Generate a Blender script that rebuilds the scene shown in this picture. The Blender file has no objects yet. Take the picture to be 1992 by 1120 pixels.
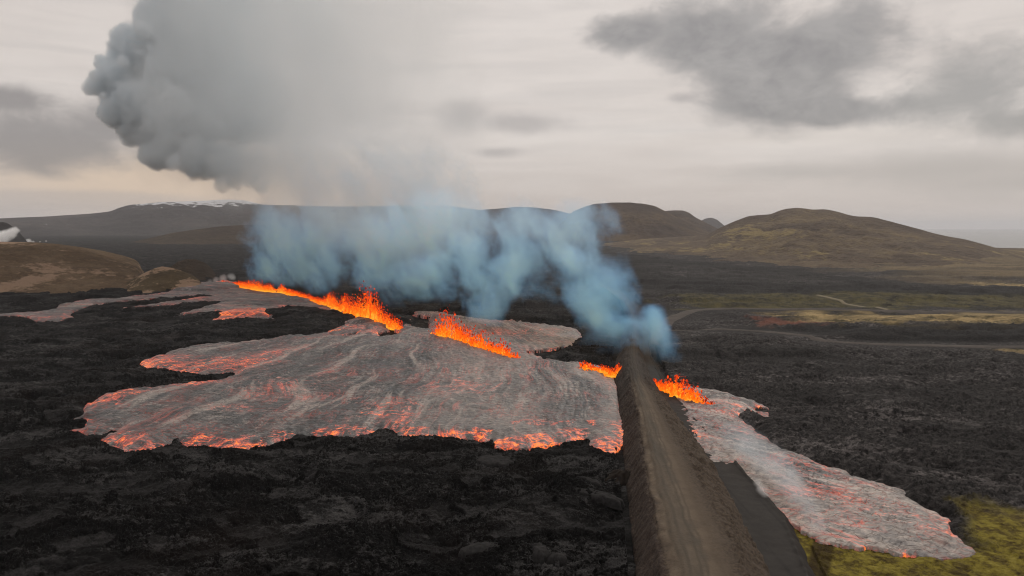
import bpy, math, random
import numpy as np

C = bpy.context.scene
R = math.radians
# ------------------------------------------------------------------ camera
CAM_H, PITCH, FPX = 50.0, R(5.05), 1328.0
cam_d = bpy.data.cameras.new('camera')
cam = bpy.data.objects.new('camera', cam_d)
C.collection.objects.link(cam)
cam_d.sensor_width = 36.0
cam_d.lens = 36.0 * FPX / 1992.0
cam_d.clip_start, cam_d.clip_end = 1.0, 90000.0
cam.location = (0, 0, CAM_H)
cam.rotation_euler = (R(90) - PITCH, 0, 0)
C.camera = cam
C.view_settings.view_transform = 'Standard'
C.view_settings.look = 'None'
C.view_settings.exposure = 0.0
C.view_settings.gamma = 1.0
cy = C.cycles
cy.use_denoising = True
cy.denoising_prefilter = 'ACCURATE'
cy.filter_width = 1.1
cy.max_bounces = 12
cy.diffuse_bounces = 2
cy.glossy_bounces = 2
cy.volume_bounces = 10
cy.transparent_max_bounces = 8
cy.volume_step_rate = 1.5
cy.sample_clamp_indirect = 4.0

# ------------------------------------------------------------------ node helpers
class NT:
    def __init__(s, tree):
        s.t = tree; s.n = tree.nodes; s.l = tree.links
    def node(s, kind, ins=None, **kw):
        n = s.n.new(kind)
        for k, v in kw.items(): setattr(n, k, v)
        for k, v in (ins or {}).items(): s.put(n.inputs[k], v)
        return n
    def put(s, sock, v):
        if hasattr(v, 'is_linked') or isinstance(v, bpy.types.NodeSocket): s.l.new(v, sock)
        elif hasattr(sock, 'default_value'):
            if isinstance(v, tuple) and len(v) == 3 and sock.type == 'RGBA': v = v + (1.0,)
            sock.default_value = v
    def math(s, op, a, b=0.0, c=0.0, clamp=False):
        n = s.node('ShaderNodeMath', {0: a, 1: b, 2: c}, operation=op, use_clamp=clamp); return n.outputs[0]
    def vm(s, op, a, b=None):
        i = {0: a}
        if b is not None: i[1] = b
        n = s.node('ShaderNodeVectorMath', i, operation=op)
        return n.outputs['Value'] if op in ('LENGTH', 'DOT_PRODUCT', 'DISTANCE') else n.outputs[0]
    def noise(s, vec, scale, detail=4.0, rough=0.55, dist=0.0, out=0, dim='3D'):
        n = s.node('ShaderNodeTexNoise', {'Scale': scale, 'Detail': detail, 'Roughness': rough, 'Distortion': dist}, noise_dimensions=dim)
        s.put(n.inputs['Vector'], vec); return n.outputs[out]
    def voro(s, vec, scale, feature='F1', out='Distance', rand=1.0):
        n = s.node('ShaderNodeTexVoronoi', {'Scale': scale, 'Randomness': rand}, feature=feature)
        s.put(n.inputs['Vector'], vec); return n.outputs[out]
    def mr(s, v, a, b, c=0.0, d=1.0, smooth=False):
        n = s.node('ShaderNodeMapRange', {0: v, 1: a, 2: b, 3: c, 4: d}, interpolation_type='SMOOTHSTEP' if smooth else 'LINEAR', clamp=True)
        return n.outputs[0]
    def mix(s, f, a, b):
        n = s.node('ShaderNodeMix', {0: f, 6: a, 7: b}, data_type='RGBA'); return n.outputs[2]
    def ramp(s, f, stops):
        n = s.node('ShaderNodeValToRGB', {0: f}); e = n.color_ramp.elements
        while len(e) < len(stops): e.new(0.5)
        for q, (p, c) in zip(e, stops): q.position = p; q.color = c + (1.0,)
        return n.outputs[0]
    def attr(s, name): return s.node('ShaderNodeAttribute', attribute_name=name).outputs['Fac']
    def pos(s): return s.node('ShaderNodeNewGeometry').outputs['Position']

def new_mat(name):
    m = bpy.data.materials.new(name); m.use_nodes = True
    m.node_tree.nodes.clear(); g = NT(m.node_tree)
    out = g.node('ShaderNodeOutputMaterial')
    return m, g, out

# ------------------------------------------------------------------ directions / unprojection
def ray(px, py):
    u = (px - 996.0) / FPX; v = (560.0 - py) / FPX
    c, s = math.cos(PITCH), math.sin(PITCH)
    return np.array([u, c + v * s, -s + v * c])
def at(px, py, z=0.0):
    d = ray(px, py); t = (z - CAM_H) / d[2]
    return np.array([d[0] * t, d[1] * t, z])
def at_y(px, py, Y):
    d = ray(px, py); t = Y / d[1]
    return np.array([d[0] * t, Y, CAM_H + d[2] * t])
def azel(px, py):
    d = ray(px, py)
    return math.atan2(d[0], d[1]), math.atan2(d[2], math.hypot(d[0], d[1]))

# ------------------------------------------------------------------ sky
SUN_EL, SUN_AZ = R(44), R(32)      # the sun stands ahead and to the right, veiled by thin cloud
W = bpy.data.worlds.new('World'); C.world = W; W.use_nodes = True
W.node_tree.nodes.clear(); g = NT(W.node_tree)
wout = g.node('ShaderNodeOutputWorld')
sky = g.node('ShaderNodeTexSky', sky_type='NISHITA', sun_disc=False)
sky.sun_elevation = SUN_EL; sky.sun_rotation = SUN_AZ; sky.dust_density = 2.0
bg_sky = g.node('ShaderNodeBackground', {'Color': sky.outputs[0], 'Strength': 0.1})
dvec = g.node('ShaderNodeTexCoord').outputs['Generated']
sep = g.node('ShaderNodeSeparateXYZ', {0: dvec})
X, Y, Z = sep.outputs
az = g.math('ARCTAN2', X, Y)
el = g.math('ARCSINE', Z)
# flat cloud-deck coordinates: x/z, y/z, so streaks crowd together towards the horizon
zz = g.math('ADD', g.math('MAXIMUM', Z, 0.0), 0.06)
deck = g.node('ShaderNodeCombineXYZ', {0: g.math('DIVIDE', X, zz), 1: g.math('DIVIDE', Y, zz), 2: 0.0}).outputs[0]
ang = g.node('ShaderNodeCombineXYZ', {0: az, 1: g.math('MULTIPLY', el, 1.5), 2: 0.0}).outputs[0]
n_big = g.noise(deck, 0.55, 5, 0.55, 0.6)
n_mid = g.noise(ang, 6.0, 7, 0.58, 0.3)
n_fine = g.noise(ang, 17.0, 8, 0.66, 0.35)
streak = g.noise(g.vm('MULTIPLY', ang, (1.0, 7.0, 1.0)), 4.0, 5, 0.55, 0.4)
def blob(px, py, sx, sy):
    a, e = azel(px, py)
    dx = g.math('MULTIPLY', g.math('SUBTRACT', az, a), FPX / sx)
    dy = g.math('MULTIPLY', g.math('SUBTRACT', el, e), FPX / sy)
    q = g.math('ADD', g.math('MULTIPLY', dx, dx), g.math('MULTIPLY', dy, dy))
    return g.math('SUBTRACT', 1.0, g.math('SQRT', q))
def union(bs):
    r = bs[0]
    for b in bs[1:]: r = g.math('SMOOTH_MAX', r, b, 0.25)
    return r
wob = g.math('ADD', g.math('MULTIPLY', g.math('SUBTRACT', n_mid, 0.5), 2.2), g.math('MULTIPLY', g.math('SUBTRACT', n_fine, 0.5), 1.0))
def cloud(bs, lo=-0.25, hi=0.75, k=1.0):
    return g.mr(g.math('ADD', union(bs), g.math('MULTIPLY', wob, k)), lo, hi, 0, 1, True)
c_main = cloud([blob(1215, 62, 105, 42), blob(1390, 75, 150, 85), blob(1480, 120, 150, 125), blob(1590, 110, 170, 115), blob(1530, 200, 170, 60), blob(1640, 215, 120, 40)], -0.12, 0.62, 0.85)
c_right = cloud([blob(1900, 165, 150, 75), blob(1780, 200, 120, 40), blob(1985, 235, 90, 40)], -0.15, 0.95)
c_low = cloud([blob(1850, 325, 300, 48), blob(1560, 335, 180, 25), blob(1990, 350, 200, 45)], -0.2, 1.0, 0.6)
c_left = cloud([blob(90, 275, 190, 62), blob(240, 250, 120, 45), blob(10, 190, 70, 30)], -0.2, 0.8)
c_mid = cloud([blob(1010, 240, 130, 24), blob(965, 297, 60, 13), blob(900, 225, 60, 40), blob(1330, 190, 40, 14)], -0.2, 0.9, 0.7)
c_bank = g.mr(g.math('ADD', union([blob(160, 390, 230, 22), blob(-40, 395, 200, 24)]), g.math('MULTIPLY', wob, 0.25)), -0.05, 0.5, 0, 1, True)
base = g.mix(g.mr(n_big, 0.3, 0.72), (0.670, 0.605, 0.562), (0.800, 0.742, 0.698))
base = g.mix(g.mr(streak, 0.45, 0.75, 0, 0.4), base, (0.50, 0.465, 0.445))
hz = g.mr(el, 0.0, 0.16, 1, 0, True)
base = g.mix(g.math('MULTIPLY', hz, 0.75), base, (0.545, 0.480, 0.445))
warm = g.math('MULTIPLY', g.mr(blob(400, 360, 560, 90), 0.0, 0.8, 0, 1, True), 0.9)
base = g.mix(warm, base, (0.72, 0.56, 0.42))
bright = g.mr(blob(1650, 262, 420, 30), 0.0, 1.0, 0, 0.4, True)
base = g.mix(bright, base, (0.70, 0.64, 0.585))
col = g.mix(g.math('MULTIPLY', c_bank, 0.45), base, (0.42, 0.38, 0.365))
col = g.mix(g.math('MULTIPLY', c_low, 0.60), col, (0.41, 0.385, 0.365))
col = g.mix(g.math('MULTIPLY', c_mid, 0.65), col, (0.39, 0.36, 0.35))
col = g.mix(g.math('MULTIPLY', c_left, 0.85), col, (0.26, 0.24, 0.235))
col = g.mix(g.math('MULTIPLY', c_right, 0.85), col, (0.32, 0.31, 0.30))
shade = g.mr(n_fine, 0.35, 0.65)
col = g.mix(g.math('MULTIPLY', c_main, 0.9), col, g.mix(shade, (0.235, 0.227, 0.228), (0.35, 0.335, 0.327)))
bg_cloud = g.node('ShaderNodeBackground', {'Color': col, 'Strength': 1.0})
mixw = g.node('ShaderNodeMixShader', {0: 0.96, 1: bg_sky.outputs[0], 2: bg_cloud.outputs[0]})
g.l.new(mixw.outputs[0], wout.inputs[0])

sun_d = bpy.data.lights.new('sun', 'SUN'); sun_d.energy = 1.3; sun_d.angle = R(11); sun_d.color = (1.0, 0.93, 0.84)
sun = bpy.data.objects.new('sun', sun_d); C.collection.objects.link(sun)
sun.rotation_euler = (R(90) - SUN_EL, 0, -SUN_AZ + R(180))

# ------------------------------------------------------------------ numpy noise
def _h(ix, iy, seed):
    h = (ix.astype(np.int64) * 374761393 + iy.astype(np.int64) * 668265263 + seed * 974711) & 0xffffffff
    h = ((h ^ (h >> 13)) * 1274126177) & 0xffffffff
    h = h ^ (h >> 16)
    return h
def perlin(x, y, seed=0):
    x0 = np.floor(x); y0 = np.floor(y); fx = (x - x0).astype(np.float32); fy = (y - y0).astype(np.float32)
    u = fx * fx * fx * (fx * (fx * 6 - 15) + 10); v = fy * fy * fy * (fy * (fy * 6 - 15) + 10)
    def gr(i, j):
        a = _h(x0 + i, y0 + j, seed).astype(np.float32) * np.float32(2 * math.pi / 4294967296.0)
        return np.cos(a) * (fx - i) + np.sin(a) * (fy - j)
    a, b, c, d = gr(0, 0), gr(1, 0), gr(0, 1), gr(1, 1)
    return 1.5 * ((a + (b - a) * u) * (1 - v) + (c + (d - c) * u) * v)
def fbm(x, y, oct=4, seed=0, gain=0.5, ridged=False):
    r = 0; amp = 1.0; tot = 0
    for o in range(oct):
        n = perlin(x * 2 ** o + 17.3 * o, y * 2 ** o - 9.1 * o, seed + o)
        if ridged: n = 1 - 2 * np.abs(n)
        r = r + amp * n; tot += amp; amp *= gain
    return r / tot
def worley(x, y, seed=0):
    x0 = np.floor(x); y0 = np.floor(y); f1 = np.full(x.shape, 9.0, np.float32); f2 = f1.copy(); cid = np.zeros(x.shape, np.float32)
    for i in (-1, 0, 1):
        for j in (-1, 0, 1):
            cx = x0 + i; cyy = y0 + j
            h = _h(cx, cyy, seed); hx = (h & 0xffff) / 65536.0; hy = (h >> 16) / 65536.0
            d = np.hypot(cx + hx - x, cyy + hy - y).astype(np.float32)
            near = d < f1
            f2 = np.where(near, f1, np.minimum(f2, d)); cid = np.where(near, hx, cid); f1 = np.where(near, d, f1)
    return f1, f2, cid
def sstep(a, b, x):
    t = np.clip((x - a) / (b - a), 0, 1); return t * t * (3 - 2 * t)
def lerp(a, b, t): return a + (b - a) * t
def poly_sd(x, y, P):
    """signed distance (positive inside) from points to polygon P"""
    P = np.asarray(P)[:, :2]; out = np.full(x.shape, -1e3, np.float32)
    m = (x > P[:, 0].min() - 60) & (x < P[:, 0].max() + 60) & (y > P[:, 1].min() - 60) & (y < P[:, 1].max() + 60)
    X, Yy = x[m], y[m]; d = np.full(X.shape, 1e9); ins = np.zeros(X.shape, bool)
    for k in range(len(P)):
        ax, ay = P[k]; bx, by = P[(k + 1) % len(P)]; ex, ey = bx - ax, by - ay
        t = np.clip(((X - ax) * ex + (Yy - ay) * ey) / (ex * ex + ey * ey + 1e-9), 0, 1)
        d = np.minimum(d, (X - ax - t * ex) ** 2 + (Yy - ay - t * ey) ** 2)
        cr = (ay > Yy) != (by > Yy)
        if abs(ey) > 1e-9: ins ^= cr & (X < ex * (Yy - ay) / ey + ax)
    s = np.sqrt(d); out[m] = np.where(ins, s, -s); return out
def line_d(x, y, P):
    P = np.asarray(P)[:, :2]; d = np.full(x.shape, 1e9)
    for k in range(len(P) - 1):
        ax, ay = P[k]; ex, ey = P[k + 1] - P[k]
        t = np.clip(((x - ax) * ex + (y - ay) * ey) / (ex * ex + ey * ey + 1e-9), 0, 1)
        d = np.minimum(d, (x - ax - t * ex) ** 2 + (y - ay - t * ey) ** 2)
    return np.sqrt(d)
def ground_poly(pts, z=0.0): return [at(px, py, z)[:2] for px, py in pts]

# ------------------------------------------------------------------ mesh helpers
def link(name, me, mat=None, parent=None):
    o = bpy.data.objects.new(name, me); C.collection.objects.link(o)
    if mat: me.materials.append(mat)
    if parent: o.parent = parent
    return o
def tag(o, label=None, cat=None, group=None, kind=None):
    if label: o['label'] = label
    if cat: o['category'] = cat
    if group: o['group'] = group
    if kind: o['kind'] = kind
    return o
def np_mesh(name, co, quads, attrs=None, smooth=True):
    me = bpy.data.meshes.new(name)
    co = np.asarray(co, np.float32); quads = np.asarray(quads, np.int32); k = quads.shape[1]
    me.vertices.add(len(co)); me.vertices.foreach_set('co', co.ravel())
    me.loops.add(quads.size); me.loops.foreach_set('vertex_index', quads.ravel())
    me.polygons.add(len(quads)); me.polygons.foreach_set('loop_start', np.arange(0, quads.size, k, dtype=np.int32))
    me.polygons.foreach_set('use_smooth', np.full(len(quads), smooth, bool))
    for n, v in (attrs or {}).items():
        a = me.attributes.new(n, 'FLOAT', 'POINT'); a.data.foreach_set('value', np.asarray(v, np.float32).ravel())
    me.update(); me.validate(); return me
def grid_quads(nr, nc):
    i = np.arange(nr - 1)[:, None] * nc + np.arange(nc - 1)[None, :]
    return np.stack([i, i + 1, i + nc + 1, i + nc], -1).reshape(-1, 4)
def cut(co, quads, keep, attrs):
    q = quads[keep[quads].all(1)]
    used = np.zeros(len(co), bool); used[q.ravel()] = True
    idx = np.cumsum(used) - 1
    return co[used], idx[q], {k: v[used] for k, v in attrs.items()}
def polar(az0, az1, nc, rs):
    th = np.linspace(az0, az1, nc)
    T, RR = np.meshgrid(th, rs); return RR * np.sin(T), RR * np.cos(T)
def radii(r0, r1, k=0.8, cap=0.012):
    r = [r0]
    while r[-1] < r1: r.append(r[-1] + min(r[-1] ** 2 / CAM_H / FPX * k * 1.945, cap * r[-1]))
    return np.array(r)

# ------------------------------------------------------------------ layout (from the photograph, on the ground)
ROWS = [1330, 1250, 1120, 1000, 900, 800, 740, 700, 665, 630, 600, 580]
LINES = dict(
    toeL=[1258, 1247, 1234, 1222, 1211, 1200, 1194, 1196, 1206, 1216, 1212, 1200],
    crL=[1362, 1342, 1308, 1278, 1258, 1244, 1229, 1221, 1224, 1230, 1222, 1208],
    crR=[1530, 1500, 1447, 1398, 1345, 1288, 1256, 1243, 1241, 1243, 1232, 1216],
    ftR=[1612, 1575, 1502, 1442, 1388, 1310, 1270, 1254, 1250, 1250, 1238, 1221],
    rdR=[1690, 1645, 1572, 1522, 1432, 1338, 1290, 1268, 1262, 1260, 1246, 1227],
    out=[1712, 1665, 1588, 1536, 1443, 1345, 1296, 1274, 1268, 1266, 1252, 1232])
ZL = dict(toeL=-0.3, crL=6.2, crR=6.0, ftR=1.6, rdR=1.5, out=-0.3)
BL = {}
for k, xs in LINES.items():
    p = np.array([at(x, y, ZL[k]) for x, y in zip(xs, ROWS)])
    o = np.argsort(p[:, 1]); BL[k] = p[o]
def bx(k, Yv): return np.interp(Yv, BL[k][:, 1], BL[k][:, 0])
KEYS = ['toeL', 'crL', 'crR', 'ftR', 'rdR', 'out']

FLOW_A = [(1193, 722), (1200, 760), (1211, 800), (1217, 840), (1211, 868), (1196, 883), (1170, 881), (1148, 872), (1140, 855), (1105, 858), (1060, 866), (1010, 868), (967, 866), (957, 850), (945, 856), (920, 852), (880, 850), (850, 845), (800, 851), (772, 848), (765, 835), (742, 834), (720, 845), (690, 852), (640, 849), (610, 848), (580, 844), (565, 851), (530, 860), (497, 864), (490, 875), (460, 871), (410, 868), (396, 859), (360, 869), (352, 856), (341, 850), (325, 864), (300, 874), (240, 877), (210, 868), (186, 857), (222, 838), (195, 846), (165, 848), (132, 840), (158, 828), (160, 818), (122, 822), (150, 810), (156, 797), (178, 785), (205, 769), (250, 762), (310, 757), (375, 749), (430, 742), (450, 731), (400, 738), (340, 728), (285, 723), (267, 712), (276, 703), (320, 690), (347, 682), (400, 675), (480, 670), (560, 659), (605, 656), (650, 648), (680, 640), (705, 628), (740, 628), (780, 636), (800, 620), (805, 606), (860, 606), (920, 618), (1000, 626), (1070, 632), (1128, 640), (1140, 655), (1120, 668), (1090, 690), (1130, 702), (1180, 712)]
FLOW_B = [(440, 544), (400, 549), (350, 561), (300, 571), (210, 582), (150, 588), (80, 603), (0, 608), (-80, 612), (-80, 620), (35, 613), (60, 621), (110, 625), (158, 617), (140, 609), (160, 600), (215, 593), (300, 585), (345, 580), (390, 571), (410, 574), (385, 582), (330, 589), (285, 596), (243, 602), (300, 600), (360, 592), (395, 588), (430, 590), (395, 600), (340, 614), (390, 612), (432, 610), (412, 630), (450, 622), (500, 620), (535, 628), (545, 620), (520, 610), (525, 600), (560, 593), (610, 596), (650, 604), (690, 620), (660, 636), (640, 650), (600, 657), (650, 660), (720, 648), (760, 642), (740, 625), (700, 612), (660, 596), (600, 582), (540, 565), (490, 558)]
FLOW_C = [(1266, 745), (1282, 768), (1300, 792), (1318, 830), (1325, 858), (1345, 868), (1350, 890), (1370, 916), (1380, 906), (1426, 909), (1434, 925), (1452, 948), (1485, 968), (1540, 1010), (1592, 1041), (1640, 1052), (1700, 1059), (1760, 1068), (1830, 1079), (1880, 1076), (1912, 1065), (1886, 1045), (1862, 1020), (1856, 1000), (1830, 985), (1802, 975), (1776, 960), (1770, 945), (1740, 935), (1700, 925), (1665, 915), (1650, 905), (1600, 894), (1562, 875), (1525, 865), (1500, 846), (1465, 820), (1442, 806), (1455, 796), (1470, 802), (1487, 817), (1505, 813), (1497, 798), (1470, 793), (1498, 791), (1480, 780), (1440, 768), (1410, 757), (1370, 752), (1330, 746), (1300, 738)]
ROADS = {
    'bend': ([(1262, 668), (1285, 645), (1305, 625), (1345, 609), (1420, 605), (1520, 606), (1700, 609), (2100, 615)], 10.0),
    'low': ([(1290, 648), (1330, 645), (1420, 645), (1490, 648), (1550, 655), (1610, 664), (1700, 669), (1850, 672), (2100, 673)], 7.5),
    'path': ([(1572, 575), (1600, 581), (1650, 592), (1690, 600), (1730, 608)], 5.0)}
ROADW = {k: (np.array(ground_poly(p)), w) for k, (p, w) in ROADS.items()}
FISS = np.array(ground_poly([(430, 548), (490, 561), (600, 583), (700, 618), (780, 640), (850, 660), (950, 690), (1020, 706), (1130, 715), (1200, 724), (1275, 748), (1330, 772), (1400, 790)]))

# ------------------------------------------------------------------ ground
def base_h(x, y):
    r = np.hypot(x, y); a = np.arctan2(x, y)
    z = 1.2 * fbm(x / 130, y / 130, 3, 5) + 0.6 * fbm(x / 45, y / 45, 2, 8)
    z = z * sstep(60, 200, r)
    # land falls away to the sea on the right, beyond the big hill
    z += 1.6 * sstep(-0.05, 0.05, fbm(x / 160, y / 60, 3, 91)) * sstep(150, 260, r)      # old flow fronts
    r0 = lerp(2300.0, 1120.0, sstep(R(33.5), R(37.6), a))
    drop = sstep(R(17), R(24), a) * sstep(r0, r0 + 900, r)
    return z - 70 * drop
def smooth_mask(x, y):
    """1 where built things need level ground"""
    m = np.zeros(x.shape, np.float32)
    for k, (P, w) in ROADW.items():
        m = np.maximum(m, 1 - sstep(w * 0.7, w * 3.2, line_d(x, y, P)))
    inb = (x > bx('toeL', y) - 1) & (x < bx('out', y) + 1) & (y > 40) & (y < 560)
    return np.maximum(m, inb)
print('ground')
rs = radii(60, 9500, 0.62, 0.012)
th = np.concatenate([np.linspace(-math.pi, R(-47), 40)[:-1], np.linspace(R(-47), R(47), 1500), np.linspace(R(47), math.pi, 40)[1:]])
rs = np.concatenate([[0.5, 20, 40, 52], rs, [12000, 18000, 30000]])
T, RR = np.meshgrid(th, rs); gx = RR * np.sin(T); gy = RR * np.cos(T)
gz = base_h(gx, gy)
sm = smooth_mask(gx, gy)
far = sstep(400, 2500, RR)
# ropy / clinkery relief
warpx = gx + 5 * perlin(gx / 14, gy / 14, 31); warpy = gy + 5 * perlin(gx / 14 + 7, gy / 14, 32)
mid = fbm(warpx / 13, warpy / 9, 4, 41, 0.55, True)
rub = fbm(gx / 1.6, gy / 1.6, 3, 51, 0.65, True)
def blocks(sc, seed):
    f1, f2, cid = worley(gx / sc + 0.35 * perlin(gx / sc * 1.7, gy / sc * 1.7, seed + 5), gy / (sc * 0.8), seed)
    tilt = (cid - 0.5) * 2
    return sstep(0.0, 0.22, f2 - f1) * (0.35 + 0.65 * cid) - 0.4 * f1 * tilt
clink = 0.75 * blocks(2.3, 61) + 0.5 * blocks(0.95, 63) * (RR < 320)
patch = sstep(-0.15, 0.35, fbm(gx / 28, gy / 28, 3, 71))          # smooth slabs against rubble
smoothp = sstep(0.15, 0.4, fbm(gx / 22 + 40, gy / 13, 3, 77))
rgh = lerp(1.0, 0.25, smoothp)
moss = poly_sd(gx, gy, ground_poly([(1490, 960), (1540, 1012), (1600, 1045), (1700, 1060), (1840, 1082), (1915, 1066), (1870, 1010), (1850, 990), (1900, 995), (1945, 1008), (2100, 1012), (2200, 1300), (1600, 1300), (1560, 1120)]))
moss = sstep(-2.5, 2.0, moss + 3.0 * fbm(gx / 9, gy / 9, 3, 81))
pw1, pw2, pid = worley(warpx / 6.0 + 0.4 * perlin(gx / 4, gy / 4, 66), warpy / 3.6, 67)            # broken plates and slabs
tilt = (pid - 0.5) * 2.2 * (pw1 - 0.35)
plate = (pid > 0.74) * sstep(0.03, 0.20, pw2 - pw1)
hollow = -1.6 * sstep(0.1, 0.5, fbm(gx / 18 + 9, gy / 12, 3, 69))
rubble = 0.9 * mid * (0.5 + 0.6 * patch) + 0.34 * rub * rgh + 0.95 * (clink - 0.4) * rgh
relief = 1.5 * fbm(gx / 34, gy / 24, 3, 45, 0.5, True) + hollow + lerp(rubble, 0.5 * pid + 0.22 * rub + 0.25 * mid, 0.75 * plate) + 0.9 * tilt * (RR < 500)
flowsd = np.full(gx.shape, -1e3, np.float32)
for FP in (FLOW_A, FLOW_B, FLOW_C): flowsd = np.maximum(flowsd, poly_sd(gx, gy, ground_poly(FP, 1.2)))
relief = relief * (1 - 0.93 * sstep(-1.5, 3.5, flowsd)) - 0.5 * sstep(0, 4, flowsd)
relief = relief * lerp(1.0, 0.34, moss)
gz = gz + relief * (1 - sm)
# masks of cover on the right-hand plain
def band(pts, soft, amp, seed, sc=30.0):
    return sstep(-soft, soft, poly_sd(gx, gy, ground_poly(pts)) + amp * fbm(gx / sc, gy / (sc * 0.6), 4, seed))
straw = band([(1480, 616), (1600, 612), (1800, 613), (2150, 618), (2150, 642), (1800, 641), (1640, 636), (1560, 629)], 9, 26, 101, 26)
straw = np.maximum(straw, band([(1840, 553), (2150, 556), (2150, 564), (1860, 561)], 6, 16, 103, 40))
straw = np.maximum(straw, 0.8 * band([(1915, 678), (2150, 676), (2150, 702), (1960, 695)], 4, 12, 105, 16))
grass = band([(1300, 580), (1400, 574), (1700, 574), (2200, 580), (2200, 604), (1500, 603), (1340, 604), (1310, 600)], 10, 40, 107, 30)
dry = band([(1080, 462), (1250, 470), (1400, 490), (1600, 512), (1850, 548), (2300, 545), (2300, 470), (1600, 450)], 60, 130, 109, 150)
scoria = band([(1470, 626), (1560, 630), (1640, 634), (1580, 640), (1480, 638)], 4, 12, 111, 12)
bandk = np.maximum(band([(1190, 492), (1400, 515), (1560, 530), (1680, 545), (1750, 562), (2200, 566), (2200, 583), (1700, 575), (1500, 572), (1300, 566), (1200, 562)], 8, 22, 121, 60), band([(1330, 645), (1480, 641), (1600, 640), (2150, 645), (2150, 666), (1700, 664), (1600, 657), (1500, 646)], 4, 8, 123, 20))
bandk *= 1 - 0.7 * band([(1250, 514), (1400, 524), (1600, 545), (1660, 556), (1500, 556), (1300, 540)], 10, 60, 125, 60)
oldlava = sstep(-12, 12, gx - bx('out', np.clip(gy, 60, 900)) + 0 * gx) * (1 - grass)   # greyer, older field right of the berm
tracks = np.zeros(gx.shape, np.float32)
for P in ([(1596, 1040), (1590, 1070), (1580, 1110), (1575, 1180)], [(1622, 1046), (1610, 1075), (1600, 1115), (1598, 1180)]):
    tracks = np.maximum(tracks, 1 - sstep(0.5, 1.3, line_d(gx, gy, np.array(ground_poly(P)))))
gco = np.stack([gx, gy, gz], -1).reshape(-1, 3)

m_ground, g, out = new_mat('lava_ground')
P = g.pos()
rock = g.noise(P, 0.9, 6, 0.65)
big = g.noise(P, 0.035, 5, 0.6)
fine = g.noise(P, 5.0, 4, 0.7)
cell = g.voro(P, 0.55, 'F1', 'Color')
cellv = g.math('MULTIPLY', g.node('ShaderNodeSeparateColor', {0: cell}).outputs[0], 1.0)
big2 = g.math('MULTIPLY', g.math('SUBTRACT', g.noise(g.vm('MULTIPLY', P, (0.045, 0.085, 0.08)), 1.0, 5, 0.62, 0.8), 0.5), 0.75)
pl = g.mr(g.math('ADD', big2, g.noise(g.vm('MULTIPLY', P, (0.42, 0.75, 0.7)), 1.0, 7, 0.68, 0.4)), 0.555, 0.68)
sp = g.mr(g.math('ADD', g.math('MULTIPLY', big2, 0.6), g.noise(g.vm('MULTIPLY', P, (1.6, 2.4, 2.4)), 1.0, 5, 0.72)), 0.565, 0.70)
blk = g.mix(g.mr(rock, 0.35, 0.7), (0.0018, 0.0018, 0.0018), (0.0065, 0.0063, 0.0063))
blk = g.mix(g.math('MULTIPLY', g.mr(big, 0.5, 0.66), 0.6), blk, (0.0105, 0.0075, 0.0065))
blk = g.mix(g.math('MULTIPLY', pl, g.mr(fine, 0.35, 0.6, 0.3, 1.0)), blk, (0.066, 0.0645, 0.065))
blk = g.mix(g.math('MULTIPLY', sp, 0.75), blk, (0.085, 0.083, 0.083))
blk = g.mix(g.math('MULTIPLY', g.attr('slab'), g.mr(g.math('ADD', g.math('MULTIPLY', fine, 0.5), g.math('MULTIPLY', rock, 0.5)), 0.40, 0.62, 0.05, 0.75)), blk, (0.048, 0.0465, 0.0475))
old = g.mix(g.mr(g.math('ADD', g.math('MULTIPLY', rock, 0.6), g.math('MULTIPLY', pl, 0.25)), 0.25, 0.6), (0.014, 0.0132, 0.0134), (0.150, 0.137, 0.135))
old = g.mix(g.mr(g.noise(g.vm('MULTIPLY', P, (0.010, 0.022, 0.02)), 1.0, 5, 0.6), 0.42, 0.62, 0, 0.85), old, g.mix(rock, (0.009, 0.009, 0.0095), (0.036, 0.034, 0.033)))
c = g.mix(g.attr('oldlava'), blk, old)
c = g.mix(g.math('MULTIPLY', g.attr('dry'), 0.85), c, g.mix(g.mr(g.noise(g.vm('MULTIPLY', P, (0.006, 0.015, 0.01)), 1.0, 6, 0.62), 0.35, 0.65), (0.060, 0.047, 0.034), (0.19, 0.145, 0.085)))
gr = g.mix(g.mr(g.noise(P, 0.12, 5, 0.65), 0.36, 0.62), (0.030, 0.027, 0.020), (0.105, 0.092, 0.040))
c = g.mix(g.math('MULTIPLY', g.attr('grass'), 0.8), c, gr)
st = g.mix(g.mr(g.noise(g.vm('MULTIPLY', P, (0.04, 0.12, 0.1)), 1.0, 5, 0.65), 0.38, 0.62), (0.060, 0.050, 0.026), (0.36, 0.27, 0.135))
c = g.mix(g.attr('straw'), c, st)
c = g.mix(g.math('MULTIPLY', g.attr('bandk'), 0.85), c, g.mix(rock, (0.006, 0.006, 0.0065), (0.026, 0.025, 0.025)))
c = g.mix(g.math('MULTIPLY', g.attr('scoria'), 0.6), c, (0.20, 0.075, 0.05))
mo = g.ramp(g.noise(P, 0.55, 6, 0.68), [(0.3, (0.030, 0.019, 0.008)), (0.43, (0.100, 0.076, 0.018)), (0.55, (0.215, 0.176, 0.030)), (0.70, (0.29, 0.245, 0.055))])
mo = g.mix(g.mr(g.noise(P, 0.24, 6, 0.68), 0.52, 0.64, 0, 0.65), mo, (0.065, 0.045, 0.020))
mo = g.mix(g.math('MULTIPLY', g.attr('tracks'), 0.8), mo, (0.030, 0.018, 0.009))
c = g.mix(g.attr('moss'), c, mo)
b = g.node('ShaderNodeBump', {'Strength': 1.0, 'Distance': 0.8, 'Height': g.math('ADD', g.math('MULTIPLY', rock, 0.8), g.math('MULTIPLY', fine, 0.35))})
bs = g.node('ShaderNodeBsdfPrincipled', {'Base Color': c, 'Roughness': 0.8, 'Specular IOR Level': 0.06, 'Normal': b.outputs[0]})
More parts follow.
